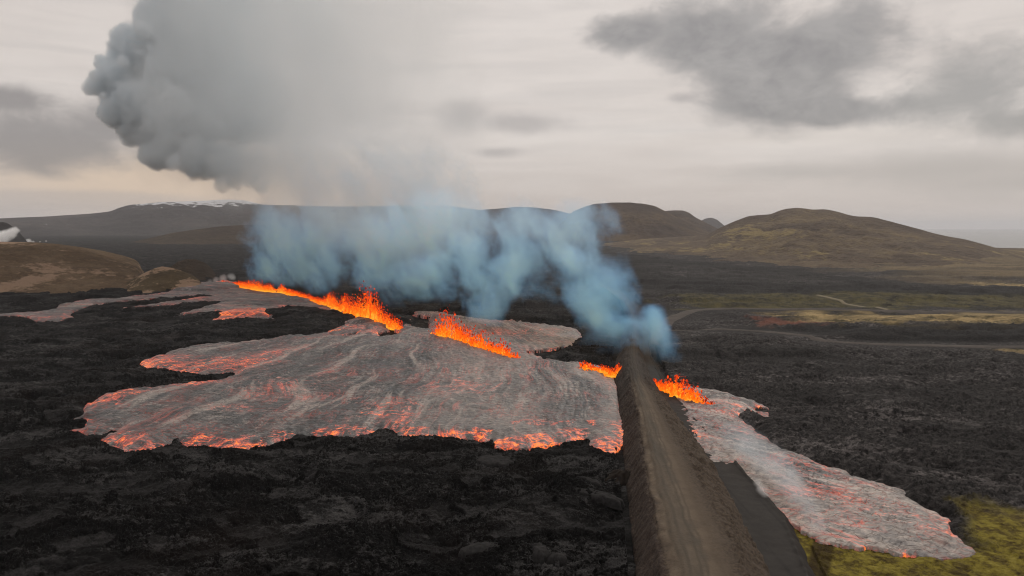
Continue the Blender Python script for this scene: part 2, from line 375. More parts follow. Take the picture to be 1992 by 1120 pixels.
g.l.new(bs.outputs[0], out.inputs[0])
gattr = dict(slab=np.maximum(0.6 * smoothp * sstep(0.3, 0.8, patch + 0.4), plate * (0.25 + 0.75 * sstep(0.74, 1.0, pid))), moss=moss, grass=grass, straw=straw, dry=dry, scoria=scoria, oldlava=oldlava, bandk=bandk, tracks=tracks)
gattr = {k: np.asarray(v, np.float32).ravel() for k, v in gattr.items()}
ground = link('ground', np_mesh('ground', gco, grid_quads(*gx.shape), gattr), m_ground)
tag(ground, 'rugged black lava field with moss and straw patches around the eruption', kind='structure')

# ------------------------------------------------------------------ sea
m_sea, g, out = new_mat('sea_water')
P = g.pos()
bmp = g.node('ShaderNodeBump', {'Strength': 0.08, 'Distance': 1.0, 'Height': g.noise(g.vm('MULTIPLY', P, (0.01, 0.03, 0.02)), 1.0, 5, 0.6)})
bs = g.node('ShaderNodeBsdfPrincipled', {'Base Color': (0.10, 0.115, 0.12), 'Roughness': 0.18, 'IOR': 1.33, 'Normal': bmp.outputs[0]})
g.l.new(bs.outputs[0], out.inputs[0])
sx, sy = np.meshgrid(np.linspace(300, 48000, 40), np.linspace(1500, 48000, 40))
sea = link('water', np_mesh('water', np.stack([sx, sy, np.full(sx.shape, -38.0)], -1).reshape(-1, 3), grid_quads(*sx.shape)), m_sea)
tag(sea, 'pale grey sea reaching the horizon behind the big brown hill', kind='structure')

# ------------------------------------------------------------------ hills
def hill_mat(name, dark, mid_, light, patch=None, patch_lo=0.55, sc=0.01, snow=False, stretch=(1, 1, 2.5)):
    m, g, out = new_mat(name)
    P = g.vm('MULTIPLY', g.pos(), stretch)
    n = g.noise(P, sc, 7, 0.62, 0.3); n2 = g.noise(P, sc * 9, 5, 0.65)
    n3 = g.noise(P, sc * 30, 5, 0.7)
    c = g.ramp(g.math('ADD', g.math('ADD', g.math('MULTIPLY', n, 0.5), g.math('MULTIPLY', n2, 0.3)), g.math('MULTIPLY', n3, 0.2)), [(0.38, dark), (0.5, mid_), (0.60, light)])
    if patch:
        pm = g.mr(g.math('ADD', g.noise(g.vm('MULTIPLY', g.pos(), (1, 0.45, 2.0)), sc * 1.3, 6, 0.6, 0.6), g.math('MULTIPLY', g.math('SUBTRACT', n2, 0.5), 0.35)), patch_lo, patch_lo + 0.07)
        c = g.mix(g.math('MULTIPLY', pm, 0.85), c, patch)
    if snow:
        z = g.node('ShaderNodeSeparateXYZ', {0: g.pos()}).outputs[2]
        s = g.math('ADD', g.mr(z, 190, 310, -0.30, 0.22), g.noise(g.vm('MULTIPLY', g.pos(), (1, 1, 0.35)), 0.009, 6, 0.7))
        xm = g.node('ShaderNodeSeparateXYZ', {0: g.pos()}).outputs[0]
        s = g.math('ADD', s, g.mr(xm, -2350, -1900, 0.0, -0.4))
        c = g.mix(g.mr(s, 0.37, 0.42), c, (0.62, 0.63, 0.66))
    b = g.node('ShaderNodeBump', {'Strength': 0.9, 'Distance': 0.10 / sc, 'Height': g.math('ADD', n2, g.math('MULTIPLY', n3, 0.35))})
    bs = g.node('ShaderNodeBsdfPrincipled', {'Base Color': c, 'Roughness': 0.95, 'Specular IOR Level': 0.1, 'Normal': b.outputs[0]})
    g.l.new(bs.outputs[0], out.inputs[0]); return m
def hill(name, label, sil, D, front, back, mat, power=1.0, gully=0.12, gsc=0.02, seed=0, nc=260, nt=70, foot=-6.0, z_end=0.0, dslope=0.0):
    """ridge whose crest follows the silhouette; front/back = how far its slopes reach"""
    A = np.array([azel(x, y) for x, y in sil]); azs = np.linspace(A[0, 0], A[-1, 0], nc)
    els = np.interp(azs, A[:, 0], A[:, 1]); Dv = D + dslope * (azs - azs.mean())
    els = np.convolve(np.pad(els, 2, 'edge'), np.ones(5) / 5, 'valid')
    Hc = CAM_H + Dv * np.tan(els)
    t = np.concatenate([-np.linspace(1, 0, nt) ** 1.2, np.linspace(0, 1, nt // 2)[1:] ** 1.2])
    TT, AZ = np.meshgrid(t, azs, indexing='ij')
    HC = np.broadcast_to(Hc, TT.shape); DD = np.broadcast_to(Dv, TT.shape)
    rr = np.where(TT < 0, DD + TT * front, DD + TT * back)
    s = np.abs(TT); prof = (1 - s) ** power
    prof = np.where(s < 0.12, 1 - (1 - (0.88) ** power) * (s / 0.12) ** 1.6, prof)
    xx = rr * np.sin(AZ); yy = rr * np.cos(AZ)
    z = foot + (HC - foot) * prof
    w = np.sin(np.clip(s, 0, 1) * math.pi) ** 0.8
    gl = fbm(xx * gsc, yy * gsc * 0.7, 5, 200 + seed, 0.55, True)
    z = z + (HC - foot) * gully * 1.5 * w * (gl - 0.15) + (HC - foot) * 0.05 * w * fbm(xx * gsc * 3, yy * gsc * 3, 4, 215 + seed, 0.6, True) + 0.01 * HC * fbm(xx * gsc * 4, yy * gsc * 4, 3, 230 + seed) * np.clip(s * 8, 0.15, 1)
    me = np_mesh(name, np.stack([xx, yy, z], -1).reshape(-1, 3), grid_quads(*TT.shape))
    return tag(link(name, me, mat), label, kind='structure')
print('hills')
mt_far = hill_mat('mountain_rock', (0.035, 0.032, 0.034), (0.055, 0.05, 0.05), (0.085, 0.075, 0.07), sc=0.003, snow=True)
mt_dome = hill_mat('dome_hill_scree', (0.050, 0.038, 0.032), (0.075, 0.056, 0.043), (0.13, 0.095, 0.06), sc=0.006)
mt_big = hill_mat('heath_slope', (0.080, 0.064, 0.054), (0.130, 0.103, 0.080), (0.20, 0.158, 0.100), patch=(0.27, 0.215, 0.11), patch_lo=0.55, sc=0.006)
mt_brown = hill_mat('brown_heath', (0.085, 0.060, 0.039), (0.130, 0.090, 0.057), (0.185, 0.132, 0.086), patch=(0.34, 0.235, 0.165), patch_lo=0.555, sc=0.018)
mt_mound = hill_mat('mound_heath', (0.065, 0.048, 0.030), (0.10, 0.075, 0.045), (0.15, 0.11, 0.066), patch=(0.36, 0.25, 0.175), patch_lo=0.50, sc=0.03)
mt_dark = hill_mat('dark_heath', (0.035, 0.026, 0.02), (0.055, 0.042, 0.032), (0.085, 0.065, 0.045), sc=0.008)
mt_cone = hill_mat('crater_scoria', (0.012, 0.011, 0.012), (0.022, 0.02, 0.02), (0.035, 0.03, 0.03), sc=0.02)
hill('mountain', 'long snow dusted flat topped mountain behind the lava field', [(-260, 430), (-100, 427), (0, 425), (90, 421), (180, 415), (215, 411), (232, 404), (250, 399), (275, 397), (320, 393), (360, 392), (400, 391), (425, 389), (450, 388), (480, 390), (510, 398), (600, 401), (700, 402), (780, 400), (830, 401), (870, 400), (900, 404), (935, 409), (965, 406), (1010, 402), (1045, 404), (1080, 409), (1130, 420), (1180, 440), (1200, 447)], 6500, 1700, 1500, mt_far, 1.15, 0.16, 0.0016, 1, 520, 60)
hill('mountain', 'pale distant rounded hill seen in the gap between two hills', [(1352, 440), (1362, 430), (1372, 425), (1384, 423), (1395, 427), (1407, 437), (1425, 448)], 7200, 700, 700, mt_far, 1.0, 0.05, 0.003, 2, 60, 30)
hill('hill', 'mesa like hill with a stepped end behind the dark dome hill', [(1240, 420), (1285, 411), (1310, 409), (1328, 409), (1340, 413), (1352, 422), (1375, 434), (1400, 446), (1430, 456)], 4300, 700, 600, mt_dome, 1.2, 0.10, 0.006, 3, 140, 50)
hill('hill', 'dark smooth dome hill beside the blue smoke', [(1075, 452), (1100, 425), (1115, 411), (1135, 403), (1155, 397), (1190, 394), (1225, 394), (1255, 397), (1275, 401), (1295, 411), (1320, 424), (1350, 438), (1390, 456), (1420, 462)], 3300, 900, 600, mt_dome, 1.25, 0.09, 0.006, 4, 260, 70)
hill('hill', 'broad brown heath hill with a long shoulder falling to the sea', [(1080, 486), (1180, 473), (1260, 464), (1330, 460), (1375, 457), (1400, 443), (1425, 432), (1455, 421), (1475, 419), (1500, 417), (1515, 410), (1530, 406), (1555, 405), (1580, 408), (1605, 407), (1622, 410), (1650, 418), (1665, 421), (1700, 423), (1730, 430), (1755, 437), (1790, 446), (1810, 452), (1840, 459), (1880, 466), (1910, 474), (1950, 486), (1992, 499), (2060, 512), (2150, 520)], 1900, 1050, 500, mt_big, 1.9, 0.16, 0.006, 5, 420, 130, -4, 0, -600)
hill('hill', 'low dark brown rise in front of the snow dusted mountain', [(240, 474), (290, 463), (335, 453), (380, 446), (430, 440), (480, 437), (560, 438), (640, 444), (720, 456), (780, 474)], 2600, 500, 400, mt_dark, 1.2, 0.06, 0.008, 6, 160, 40)
hill('hill', 'large brown heath hill with pale grass patches on the left', [(-420, 500), (-250, 480), (-100, 470), (0, 470), (60, 471), (110, 474), (160, 481), (200, 488), (235, 496), (258, 503), (270, 510), (273, 517), (280, 534)], 790, 190, 160, mt_brown, 0.75, 0.05, 0.02, 7, 300, 80, -3)
hill('hill', 'small brown mound with a pale top beside the black lava', [(246, 549), (262, 541), (280, 531), (300, 522), (315, 518), (335, 521), (355, 527), (375, 535), (388, 545), (392, 551)], 640, 60, 60, mt_mound, 1.15, 0.05, 0.04, 8, 120, 50, -2)
hill('hill', 'low brown mound behind the small pale topped mound', [(318, 528), (334, 517), (345, 509), (360, 504), (380, 504), (398, 510), (410, 519), (420, 534)], 760, 70, 70, mt_dark, 1.2, 0.05, 0.03, 9, 120, 50, -2)
hill('crater_cone', 'black crater cone at the far left edge of the lava field', [(-90, 452), (-60, 438), (-30, 432), (-10, 434), (5, 431), (15, 434), (25, 441), (36, 450), (46, 462), (60, 478)], 2300, 250, 250, mt_cone, 1.0, 0.06, 0.02, 10, 100, 40)

# ------------------------------------------------------------------ earth embankment, bench road, side roads
print('berm')
Yb = np.concatenate([np.arange(62, 200, 0.35), np.arange(200, 540, 1.2)])
us = []; prof_pts = KEYS
nseg = [34, 26, 26, 2]
def berm_grid(k0s, n_per):
    cols_x, cols_z, cols_u = [], [], []
    for (a, b), n in zip(zip(k0s[:-1], k0s[1:]), n_per):
        for i in range(n + (1 if b == k0s[-1] else 0)):
            f = i / n
            cols_x.append(lerp(bx(a, Yb), bx(b, Yb), f)); cols_z.append(np.full(Yb.shape, lerp(ZL[a], ZL[b], f))); cols_u.append(np.full(Yb.shape, KEYS.index(a) + f))
    return np.stack(cols_x, 1), np.stack(cols_z, 1), np.stack(cols_u, 1)
Xb, Zb, Ub = berm_grid(['toeL', 'crL', 'crR', 'ftR'], [36, 30, 30])
YB = np.broadcast_to(Yb[:, None], Xb.shape)
side = ((Ub < 1) | (Ub > 2)) * 1.0
wx = 0.6 * fbm(Xb / 7, YB / 7, 3, 301)
Xb2 = Xb + wx * (Ub > 0.1) * (Ub < 2.9)
rough_b = fbm(Xb / 1.3, YB / 1.3, 3, 303, 0.6, True) * 0.22 + 0.45 * fbm(Xb / 6, YB / 9, 2, 305)
w1, w2, wid = worley(Xb / 0.9, YB / 0.9, 304); rough_b = rough_b + 0.35 * (wid > 0.8) * sstep(0.0, 0.3, w2 - w1)       # stones
shoulder = -1.35 * (np.exp(-((Ub - 1.0) / 0.15) ** 2) + 0.6 * np.exp(-((Ub - 2.0) / 0.14) ** 2)) * (0.75 + 0.6 * fbm(Xb / 8, YB / 11, 3, 306))
rut = -0.14 * (np.exp(-((Ub - 1.33) / 0.05) ** 2) + np.exp(-((Ub - 1.68) / 0.05) ** 2))
lip = 0.45 * np.exp(-((Ub - 1.03) / 0.05) ** 2) * (0.5 + fbm(Xb / 4, YB / 4, 2, 307)) + 0.25 * np.exp(-((Ub - 1.97) / 0.06) ** 2)
gull = 0.7 * side * fbm(Xb / 9, YB / 1.7, 2, 309) 
Zb2 = Zb + rough_b * (0.16 + 1.0 * side) + rut + shoulder + lip + gull
Zb2 = np.where((Ub < 0.04) | (Ub > 2.96), Zb - 0.4, Zb2)
m_berm, g, out = new_mat('gravel_embankment')
P = g.pos(); u = g.attr('u')
n1 = g.noise(P, 0.35, 6, 0.6); n2 = g.noise(P, 2.6, 5, 0.7); n3 = g.noise(g.vm('MULTIPLY', P, (0.5, 0.04, 0.3)), 1.0, 4, 0.6)
uu = g.math('ADD', u, g.math('ADD', g.math('MULTIPLY', g.math('SUBTRACT', n1, 0.5), 0.38), g.math('MULTIPLY', g.math('SUBTRACT', n2, 0.5), 0.22)))
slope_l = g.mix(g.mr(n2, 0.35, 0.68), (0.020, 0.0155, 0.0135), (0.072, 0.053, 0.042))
top_c = g.mix(g.mr(n1, 0.35, 0.65), (0.098, 0.076, 0.056), (0.155, 0.121, 0.087))
top_c = g.mix(g.mr(n2, 0.4, 0.75, 0, 0.35), top_c, (0.075, 0.060, 0.046))
lane = g.mr(g.math('ABSOLUTE', g.math('SUBTRACT', uu, 1.34)), 0.08, 0.26, 1, 0, True)
top_c = g.mix(g.math('MULTIPLY', lane, g.mr(n3, 0.35, 0.6, 0.35, 0.9)), top_c, (0.072, 0.062, 0.050))
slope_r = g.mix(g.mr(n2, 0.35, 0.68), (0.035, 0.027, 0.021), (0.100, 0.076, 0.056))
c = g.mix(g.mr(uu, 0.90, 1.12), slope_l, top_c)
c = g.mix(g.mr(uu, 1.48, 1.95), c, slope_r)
for tc in (1.16, 1.26, 1.42, 1.52):     # wheel tracks
    c = g.mix(g.math('MULTIPLY', g.mr(g.math('ABSOLUTE', g.math('SUBTRACT', g.math('ADD', u, g.math('MULTIPLY', g.math('SUBTRACT', n3, 0.5), 0.10)), tc)), 0.012, 0.035, 1, 0), g.mr(n1, 0.35, 0.6, 0.15, 0.55)), c, (0.055, 0.045, 0.035))
yy = g.node('ShaderNodeSeparateXYZ', {0: P}).outputs[1]
scorch = g.mr(g.math('ADD', yy, g.math('MULTIPLY', g.math('SUBTRACT', n1, 0.5), 18.0)), 182, 205, 0, 0.8, True)   # dark ash dust near the vents
c = g.mix(scorch, c, (0.036, 0.031, 0.027))
st = g.voro(P, 2.2, 'F1', 'Color')
stv = g.node('ShaderNodeSeparateColor', {0: st}).outputs[1]
c = g.mix(g.math('MULTIPLY', g.mr(stv, 0.86, 0.95), g.math('MULTIPLY', g.attr('side'), 0.5)), c, (0.09, 0.07, 0.058))
b = g.node('ShaderNodeBump', {'Strength': 0.8, 'Distance': 0.25, 'Height': n2})
bs = g.node('ShaderNodeBsdfPrincipled', {'Base Color': c, 'Roughness': 0.92, 'Specular IOR Level': 0.15, 'Normal': b.outputs[0]})
g.l.new(bs.outputs[0], out.inputs[0])
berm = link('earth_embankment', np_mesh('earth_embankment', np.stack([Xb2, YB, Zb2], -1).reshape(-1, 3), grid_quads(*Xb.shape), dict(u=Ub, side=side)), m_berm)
tag(berm, 'long brown earth embankment with a vehicle track along its flat top between the lava flows', 'embankment')

Xr, Zr, Ur = berm_grid(['ftR', 'rdR', 'out'], [24, 5])
YR = np.broadcast_to(Yb[:, None], Xr.shape)
edge_w = 0.5 * fbm(Xr / 5, YR / 5, 3, 320)
Xr2 = Xr + edge_w * sstep(3.75, 4.0, Ur)
Zr2 = Zr + 0.08 * fbm(Xr / 2, YR / 2, 2, 321) + 0.35 * np.exp(-((Ur - 3.97) / 0.06) ** 2) * (0.6 + fbm(Xr / 2, YR / 2, 2, 323))
Xr2[:, 0] -= 0.8; Zr2[:, 0] += 0.1
m_road, g, out = new_mat('dark_gravel')
P = g.pos(); n1 = g.noise(P, 0.3, 5, 0.6); n2 = g.noise(P, 3.5, 4, 0.7); n3 = g.noise(g.vm('MULTIPLY', P, (0.9, 0.03, 0.3)), 1.0, 3, 0.6)
c = g.mix(g.mr(n1, 0.3, 0.7), (0.020, 0.018, 0.0165), (0.032, 0.029, 0.0265))
c = g.mix(g.mr(n2, 0.5, 0.75, 0, 0.6), c, (0.046, 0.041, 0.037))
c = g.mix(g.mr(n3, 0.52, 0.66, 0, 0.6), c, (0.014, 0.013, 0.0125))
c = g.mix(g.mr(g.attr('u'), 3.95, 4.1), c, (0.018, 0.015, 0.013))
b = g.node('ShaderNodeBump', {'Strength': 0.5, 'Distance': 0.08, 'Height': n2})
bs = g.node('ShaderNodeBsdfPrincipled', {'Base Color': c, 'Roughness': 0.9, 'Specular IOR Level': 0.2, 'Normal': b.outputs[0]})
g.l.new(bs.outputs[0], out.inputs[0])
road = link('road', np_mesh('road', np.stack([Xr2, YR, Zr2], -1).reshape(-1, 3), grid_quads(*Xr.shape), dict(u=Ur)), m_road)
tag(road, 'dark gravel road on the bench below the embankment', kind='structure')

m_side, g, out = new_mat('pale_gravel')
P = g.pos(); n1 = g.noise(P, 0.12, 5, 0.65)
c = g.mix(g.mr(n1, 0.3, 0.7), (0.055, 0.049, 0.045), (0.095, 0.084, 0.076))
bs = g.node('ShaderNodeBsdfPrincipled', {'Base Color': c, 'Roughness': 0.95, 'Specular IOR Level': 0.1})
g.l.new(bs.outputs[0], out.inputs[0])
m_path, g, out = new_mat('straw_track')
bs = g.node('ShaderNodeBsdfPrincipled', {'Base Color': g.mix(g.noise(g.pos(), 0.1, 4), (0.11, 0.088, 0.055), (0.17, 0.14, 0.085)), 'Roughness': 0.95})
g.l.new(bs.outputs[0], out.inputs[0])
def resample(P, step):
    d = np.r_[0, np.cumsum(np.hypot(*np.diff(P, axis=0).T))]; n = int(d[-1] / step) + 2
    q = np.linspace(0, d[-1], n); p = np.stack([np.interp(q, d, P[:, 0]), np.interp(q, d, P[:, 1])], 1)
    for _ in range(8): p[1:-1] = (p[:-2] + 2 * p[1:-1] + p[2:]) / 4
    return p
for k, lab in (('bend', 'gravel road curving away from the embankment across the plain'), ('low', 'narrow gravel track along the front of the dark lava'), ('path', 'pale straight path cutting across the mossy plain')):
    P0, w = ROADW[k]; p = resample(P0, 4.0); t = np.gradient(p, axis=0); t /= np.linalg.norm(t, axis=1)[:, None] + 1e-9
    nn = np.stack([-t[:, 1], t[:, 0]], 1); off = np.linspace(-w, w, 7) * 0.5
    ww = 1 + 0.25 * fbm(p[:, 0] / 20, p[:, 1] / 20, 2, 330)
    XX = p[:, 0:1] + nn[:, 0:1] * off * ww[:, None]; YY = p[:, 1:2] + nn[:, 1:2] * off * ww[:, None]
    ZZ = base_h(XX, YY) + 0.35 - 0.7 * (np.abs(off) / (w * 0.5)) ** 2
    tag(link('road', np_mesh('road', np.stack([XX, YY, ZZ], -1).reshape(-1, 3), grid_quads(*XX.shape)), m_path if k == 'path' else m_side), lab, kind='structure')

# ------------------------------------------------------------------ lava flows
print('flows')
def flow_mat(name, cool, warmc, cream, cream_amt, glow_gain, ember=0.10):
    m, g, out = new_mat(name)
    u, v = g.attr('u'), g.attr('v')
    P = g.pos()
    fl = g.node('ShaderNodeCombineXYZ', {0: g.math('MULTIPLY', u, 0.045), 1: g.math('MULTIPLY', v, 0.42), 2: 0.0}).outputs[0]     # drawn out along the flow
    tr = g.node('ShaderNodeCombineXYZ', {0: g.math('MULTIPLY', u, 0.65), 1: g.math('MULTIPLY', v, 0.14), 2: 3.0}).outputs[0]    # wrinkles across the flow
    s1 = g.noise(fl, 0.9, 6, 0.65, 0.5); s2 = g.noise(tr, 1.0, 5, 0.65, 0.8); big = g.noise(fl, 0.16, 5, 0.6, 0.4); fine = g.noise(P, 2.2, 5, 0.7)
    mids = g.noise(g.vm('MULTIPLY', P, (0.45, 0.75, 0.6)), 1.0, 5, 0.68, 0.6)
    cr = g.voro(g.vm('ADD', g.vm('MULTIPLY', P, (0.45, 0.7, 0.5)), g.vm('SCALE', g.noise(P, 0.5, 3, 0.6, 0, 1))), 1.0, 'DISTANCE_TO_EDGE')
    crack = g.mr(cr, 0.0, 0.09, 1, 0)
    c = g.mix(g.mr(g.math('ADD', g.math('MULTIPLY', s1, 0.6), g.math('MULTIPLY', mids, 0.4)), 0.38, 0.62), cool, warmc)
    c = g.mix(g.mr(s2, 0.46, 0.58, 0, 0.8), c, tuple(x * 0.28 for x in cool))
    c = g.mix(g.mr(big, 0.47, 0.56, 0, 0.85), c, g.mix(s1, tuple(x * 0.32 for x in cool), (cool[0] * 0.62, cool[1] * 0.68, cool[2] * 0.74)))      # smooth darker lanes
    lane = g.noise(fl, 0.42, 4, 0.6, 0.3)
    c = g.mix(g.mr(lane, 0.52, 0.60, 0, 0.6), c, tuple(x * 0.30 for x in cool))
    c = g.mix(g.mr(lane, 0.44, 0.38, 0, 0.55), c, cream)
    c = g.mix(g.math('MULTIPLY', g.mr(g.math('ADD', g.math('ADD', g.math('MULTIPLY', s1, 0.30), g.math('MULTIPLY', mids, 0.45)), g.math('MULTIPLY', fine, 0.25)), 0.52, 0.60), cream_amt), c, cream)
    c = g.mix(g.math('MULTIPLY', g.mr(fine, 0.30, 0.46, 1, 0), 0.5), c, tuple(x * 0.12 for x in cool))
    c = g.mix(g.math('MULTIPLY', crack, 0.6), c, (0.012, 0.010, 0.010))
    glow = g.attr('glow'); tone = g.attr('tone')
    c = g.mix(g.math('MULTIPLY', tone, 0.55), c, g.mix(g.mr(mids, 0.40, 0.60), tuple(x * 0.9 for x in warmc), tuple(x * 0.85 for x in cream)))
    cr2 = g.voro(g.vm('ADD', g.vm('MULTIPLY', P, (0.11, 0.20, 0.2)), g.vm('SCALE', g.noise(P, 0.22, 4, 0.65, 0, 1))), 1.0, 'DISTANCE_TO_EDGE')
    seam = g.mr(cr2, 0.0, 0.045, 1, 0)
    # incandescent cracks and toes
    e1 = g.mr(g.math('ADD', g.math('ADD', g.math('MULTIPLY', s1, 0.3), g.math('MULTIPLY', mids, 0.45)), g.math('MULTIPLY', fine, 0.25)), 0.42, 0.60)
    vein = g.mr(g.math('ABSOLUTE', g.math('SUBTRACT', g.noise(fl, 0.55, 5, 0.6, 0.9), 0.5)), 0.0, 0.030, 1, 0)
    hot = g.math('MULTIPLY', g.mr(g.math('ADD', g.math('MULTIPLY', glow, 0.72), g.math('MULTIPLY', g.math('SUBTRACT', e1, 0.80), 1.25)), 0.06, 0.80), g.mr(glow, 0.0, 0.2))
    veins = g.math('MULTIPLY', g.math('MULTIPLY', vein, g.mr(g.noise(P, 0.06, 4, 0.6), 0.46, 0.62)), g.math('ADD', ember, g.math('MULTIPLY', glow, 0.9)))
    crk = g.math('MULTIPLY', g.math('MULTIPLY', crack, g.mr(g.noise(P, 0.09, 4, 0.6), 0.47, 0.66)), g.math('ADD', ember, g.math('MULTIPLY', glow, 0.9)))
    seams = g.math('MULTIPLY', g.math('MULTIPLY', seam, g.mr(glow, 0.08, 0.45)), g.mr(mids, 0.38, 0.56, 0.25, 1.0))
    h = g.math('ADD', hot, g.math('MAXIMUM', seams, g.math('MAXIMUM', veins, crk)), clamp=True)
    ec = g.ramp(h, [(0.0, (0.0, 0.0, 0.0)), (0.12, (0.07, 0.010, 0.006)), (0.45, (0.38, 0.050, 0.026)), (0.78, (0.75, 0.085, 0.022)), (1.0, (1.0, 0.23, 0.02))])
    c = g.mix(g.math('MULTIPLY', h, 0.75), c, (0.02, 0.015, 0.014))      # glowing rock has lost its silvery skin
    b = g.node('ShaderNodeBump', {'Strength': 0.8, 'Distance': 0.28, 'Height': g.math('ADD', g.math('ADD', g.math('MULTIPLY', s2, 0.7), g.math('MULTIPLY', fine, 0.5)), g.math('MULTIPLY', crack, -0.4))})
    bs = g.node('ShaderNodeBsdfPrincipled', {'Base Color': c, 'Roughness': 0.55, 'Specular IOR Level': 0.45, 'Normal': b.outputs[0], 'Emission Color': ec, 'Emission Strength': glow_gain})
    m.cycles.emission_sampling = 'NONE'
    g.l.new(bs.outputs[0], out.inputs[0]); return m
mf_a = flow_mat('silver_crust', (0.094, 0.093, 0.096), (0.162, 0.147, 0.142), (0.37, 0.32, 0.285), 0.70, 1.0, 0.30)
mf_c = flow_mat('cream_crust', (0.128, 0.122, 0.125), (0.215, 0.192, 0.184), (0.50, 0.43, 0.38), 0.7, 0.9, 0.42)
FISS_L = resample(FISS, 4.0)
def fiss_uv(x, y):
    best = np.full(x.shape, 1e9); vv = np.zeros(x.shape); acc = 0.0
    for k in range(0, len(FISS) - 1):
        ax, ay = FISS[k]; ex, ey = FISS[k + 1] - FISS[k]; L = math.hypot(ex, ey)
        t = ((x - ax) * ex + (y - ay) * ey) / (L * L); tc = np.clip(t, 0, 1)
        d = np.hypot(x - ax - tc * ex, y - ay - tc * ey); m = d < best
        best = np.where(m, d, best); vv = np.where(m, acc + tc * L, vv); acc += L
    return best, vv
def flow(name, label, px, mat, hotpx, holes=(), thick=1.7, seed=0, edge_front=1.0, wob=3.0, dir_uv=None, zl=1.2, crag=0.14):
    Pw = np.array(ground_poly(px, zl)); az_ = np.arctan2(Pw[:, 0], Pw[:, 1]); r_ = np.hypot(Pw[:, 0], Pw[:, 1])
    rr = radii(r_.min() - 6, r_.max() + 8, 0.5, 0.0026)
    nc = int((az_.max() - az_.min() + 0.02) / R(0.055))
    x, y = polar(az_.min() - 0.01, az_.max() + 0.01, nc, rr)
    w = np.clip(np.hypot(x, y) / 300, 0.4, 1.6)
    nz = w * wob * (0.7 * fbm(x / (9 * w), y / (9 * w), 4, 400 + seed, 0.6) + 0.5 * perlin(x / (2.6 * w), y / (2.6 * w), 411 + seed))
    d = poly_sd(x, y, Pw) + nz
    for h in holes:
        hd = poly_sd(x, y, ground_poly(h, zl)) + 1.2 * nz
        d = np.minimum(d, -hd + 1.5 * w * fbm(x / 7, y / 3, 3, 480))
    if dir_uv is None:
        o_ = at(900, 596, 0); u = np.hypot(x - o_[0], y - o_[1]); v = np.arctan2(x - o_[0], o_[1] - y) * 190.0      # fans out from the vents
    else: u = x * dir_uv[0] + y * dir_uv[1]; v = -x * dir_uv[1] + y * dir_uv[0]
    u = u + 8 * fbm(x / 60, y / 60, 3, 420 + seed); v = v + 13 * fbm(x / 65 + 9, y / 65, 3, 425 + seed)
    prof = np.clip(d / 5.0, 0, 1) ** 0.62
    rid = fbm(u / 7.0, v / 2.2, 3, 431 + seed); trn = fbm(u / 1.8, v / 8.0, 3, 437 + seed, 0.6, True)
    f1, f2, cid = worley(x / 2.4, y / 2.0, 441 + seed)
    z = base_h(x, y) + 0.15 + thick * prof + prof * (0.45 * rid + 0.16 * trn + crag * cid * sstep(0.02, 0.2, f2 - f1)) + 0.8 * fbm(x / 35, y / 35, 3, 447 + seed)
    z = np.where(d < 0.25, z - 1.6, z)
    # how incandescent: toes of the advancing front, plus hot fields
    ew = w * 3.2
    low = 1.0
    ppy = 560 + FPX * np.tan(np.arctan2(CAM_H - 1, np.hypot(x, y)) - PITCH)      # only used to pick which margins are advancing
    glow = edge_front * np.clip(1 - np.clip(d, 0, None) / ew, 0, 1) ** 0.8 * (0.25 + 0.75 * sstep(-0.25, 0.35, fbm(x / 16, y / 16, 3, 451 + seed)))
    fm = np.zeros(x.shape)
    for (hx, hy, rx, ry, amt) in hotpx:
        c0 = at(hx, hy, zl); sc = np.hypot(c0[0], c0[1]) / FPX; sy_ = abs(at(hx, hy + ry, zl)[1] - c0[1]) + 0.5
        q = np.hypot((x - c0[0]) / (rx * sc), (y - c0[1]) / sy_)
        fm = np.maximum(fm, amt * sstep(1.15, 0.35, q + 0.5 * fbm(x / 6, y / 6, 3, 461 + seed)))
    front = np.zeros(x.shape)
    glow = np.maximum(glow * 0.5, fm) + glow * 0.9 * sstep(0.05, 0.5, fm)
    glow = np.maximum(glow, 0.95 * sstep(0.12, 0.4, fm) * sstep(1.9 * w, 0.5 * w, d + 0.8 * w * fbm(x / 3, y / 3, 2, 490)))      # bright line where the front meets the ground
    co = np.stack([x, y, z], -1).reshape(-1, 3)
    at_ = dict(u=u.ravel(), v=v.ravel(), glow=np.clip(glow, 0, 1.2).ravel(), tone=(sstep(-75, 15, x + 14 * fbm(x / 20, y / 45, 3, 470)) * sstep(0.0, 0.25, 0.15 + fbm(x / 26, y / 70, 3, 471))).ravel())
    co, q, at_ = cut(co, grid_quads(*x.shape), (d > -0.3).ravel(), at_)
    return tag(link(name, np_mesh(name, co, q, at_), mat), label, 'lava flow')
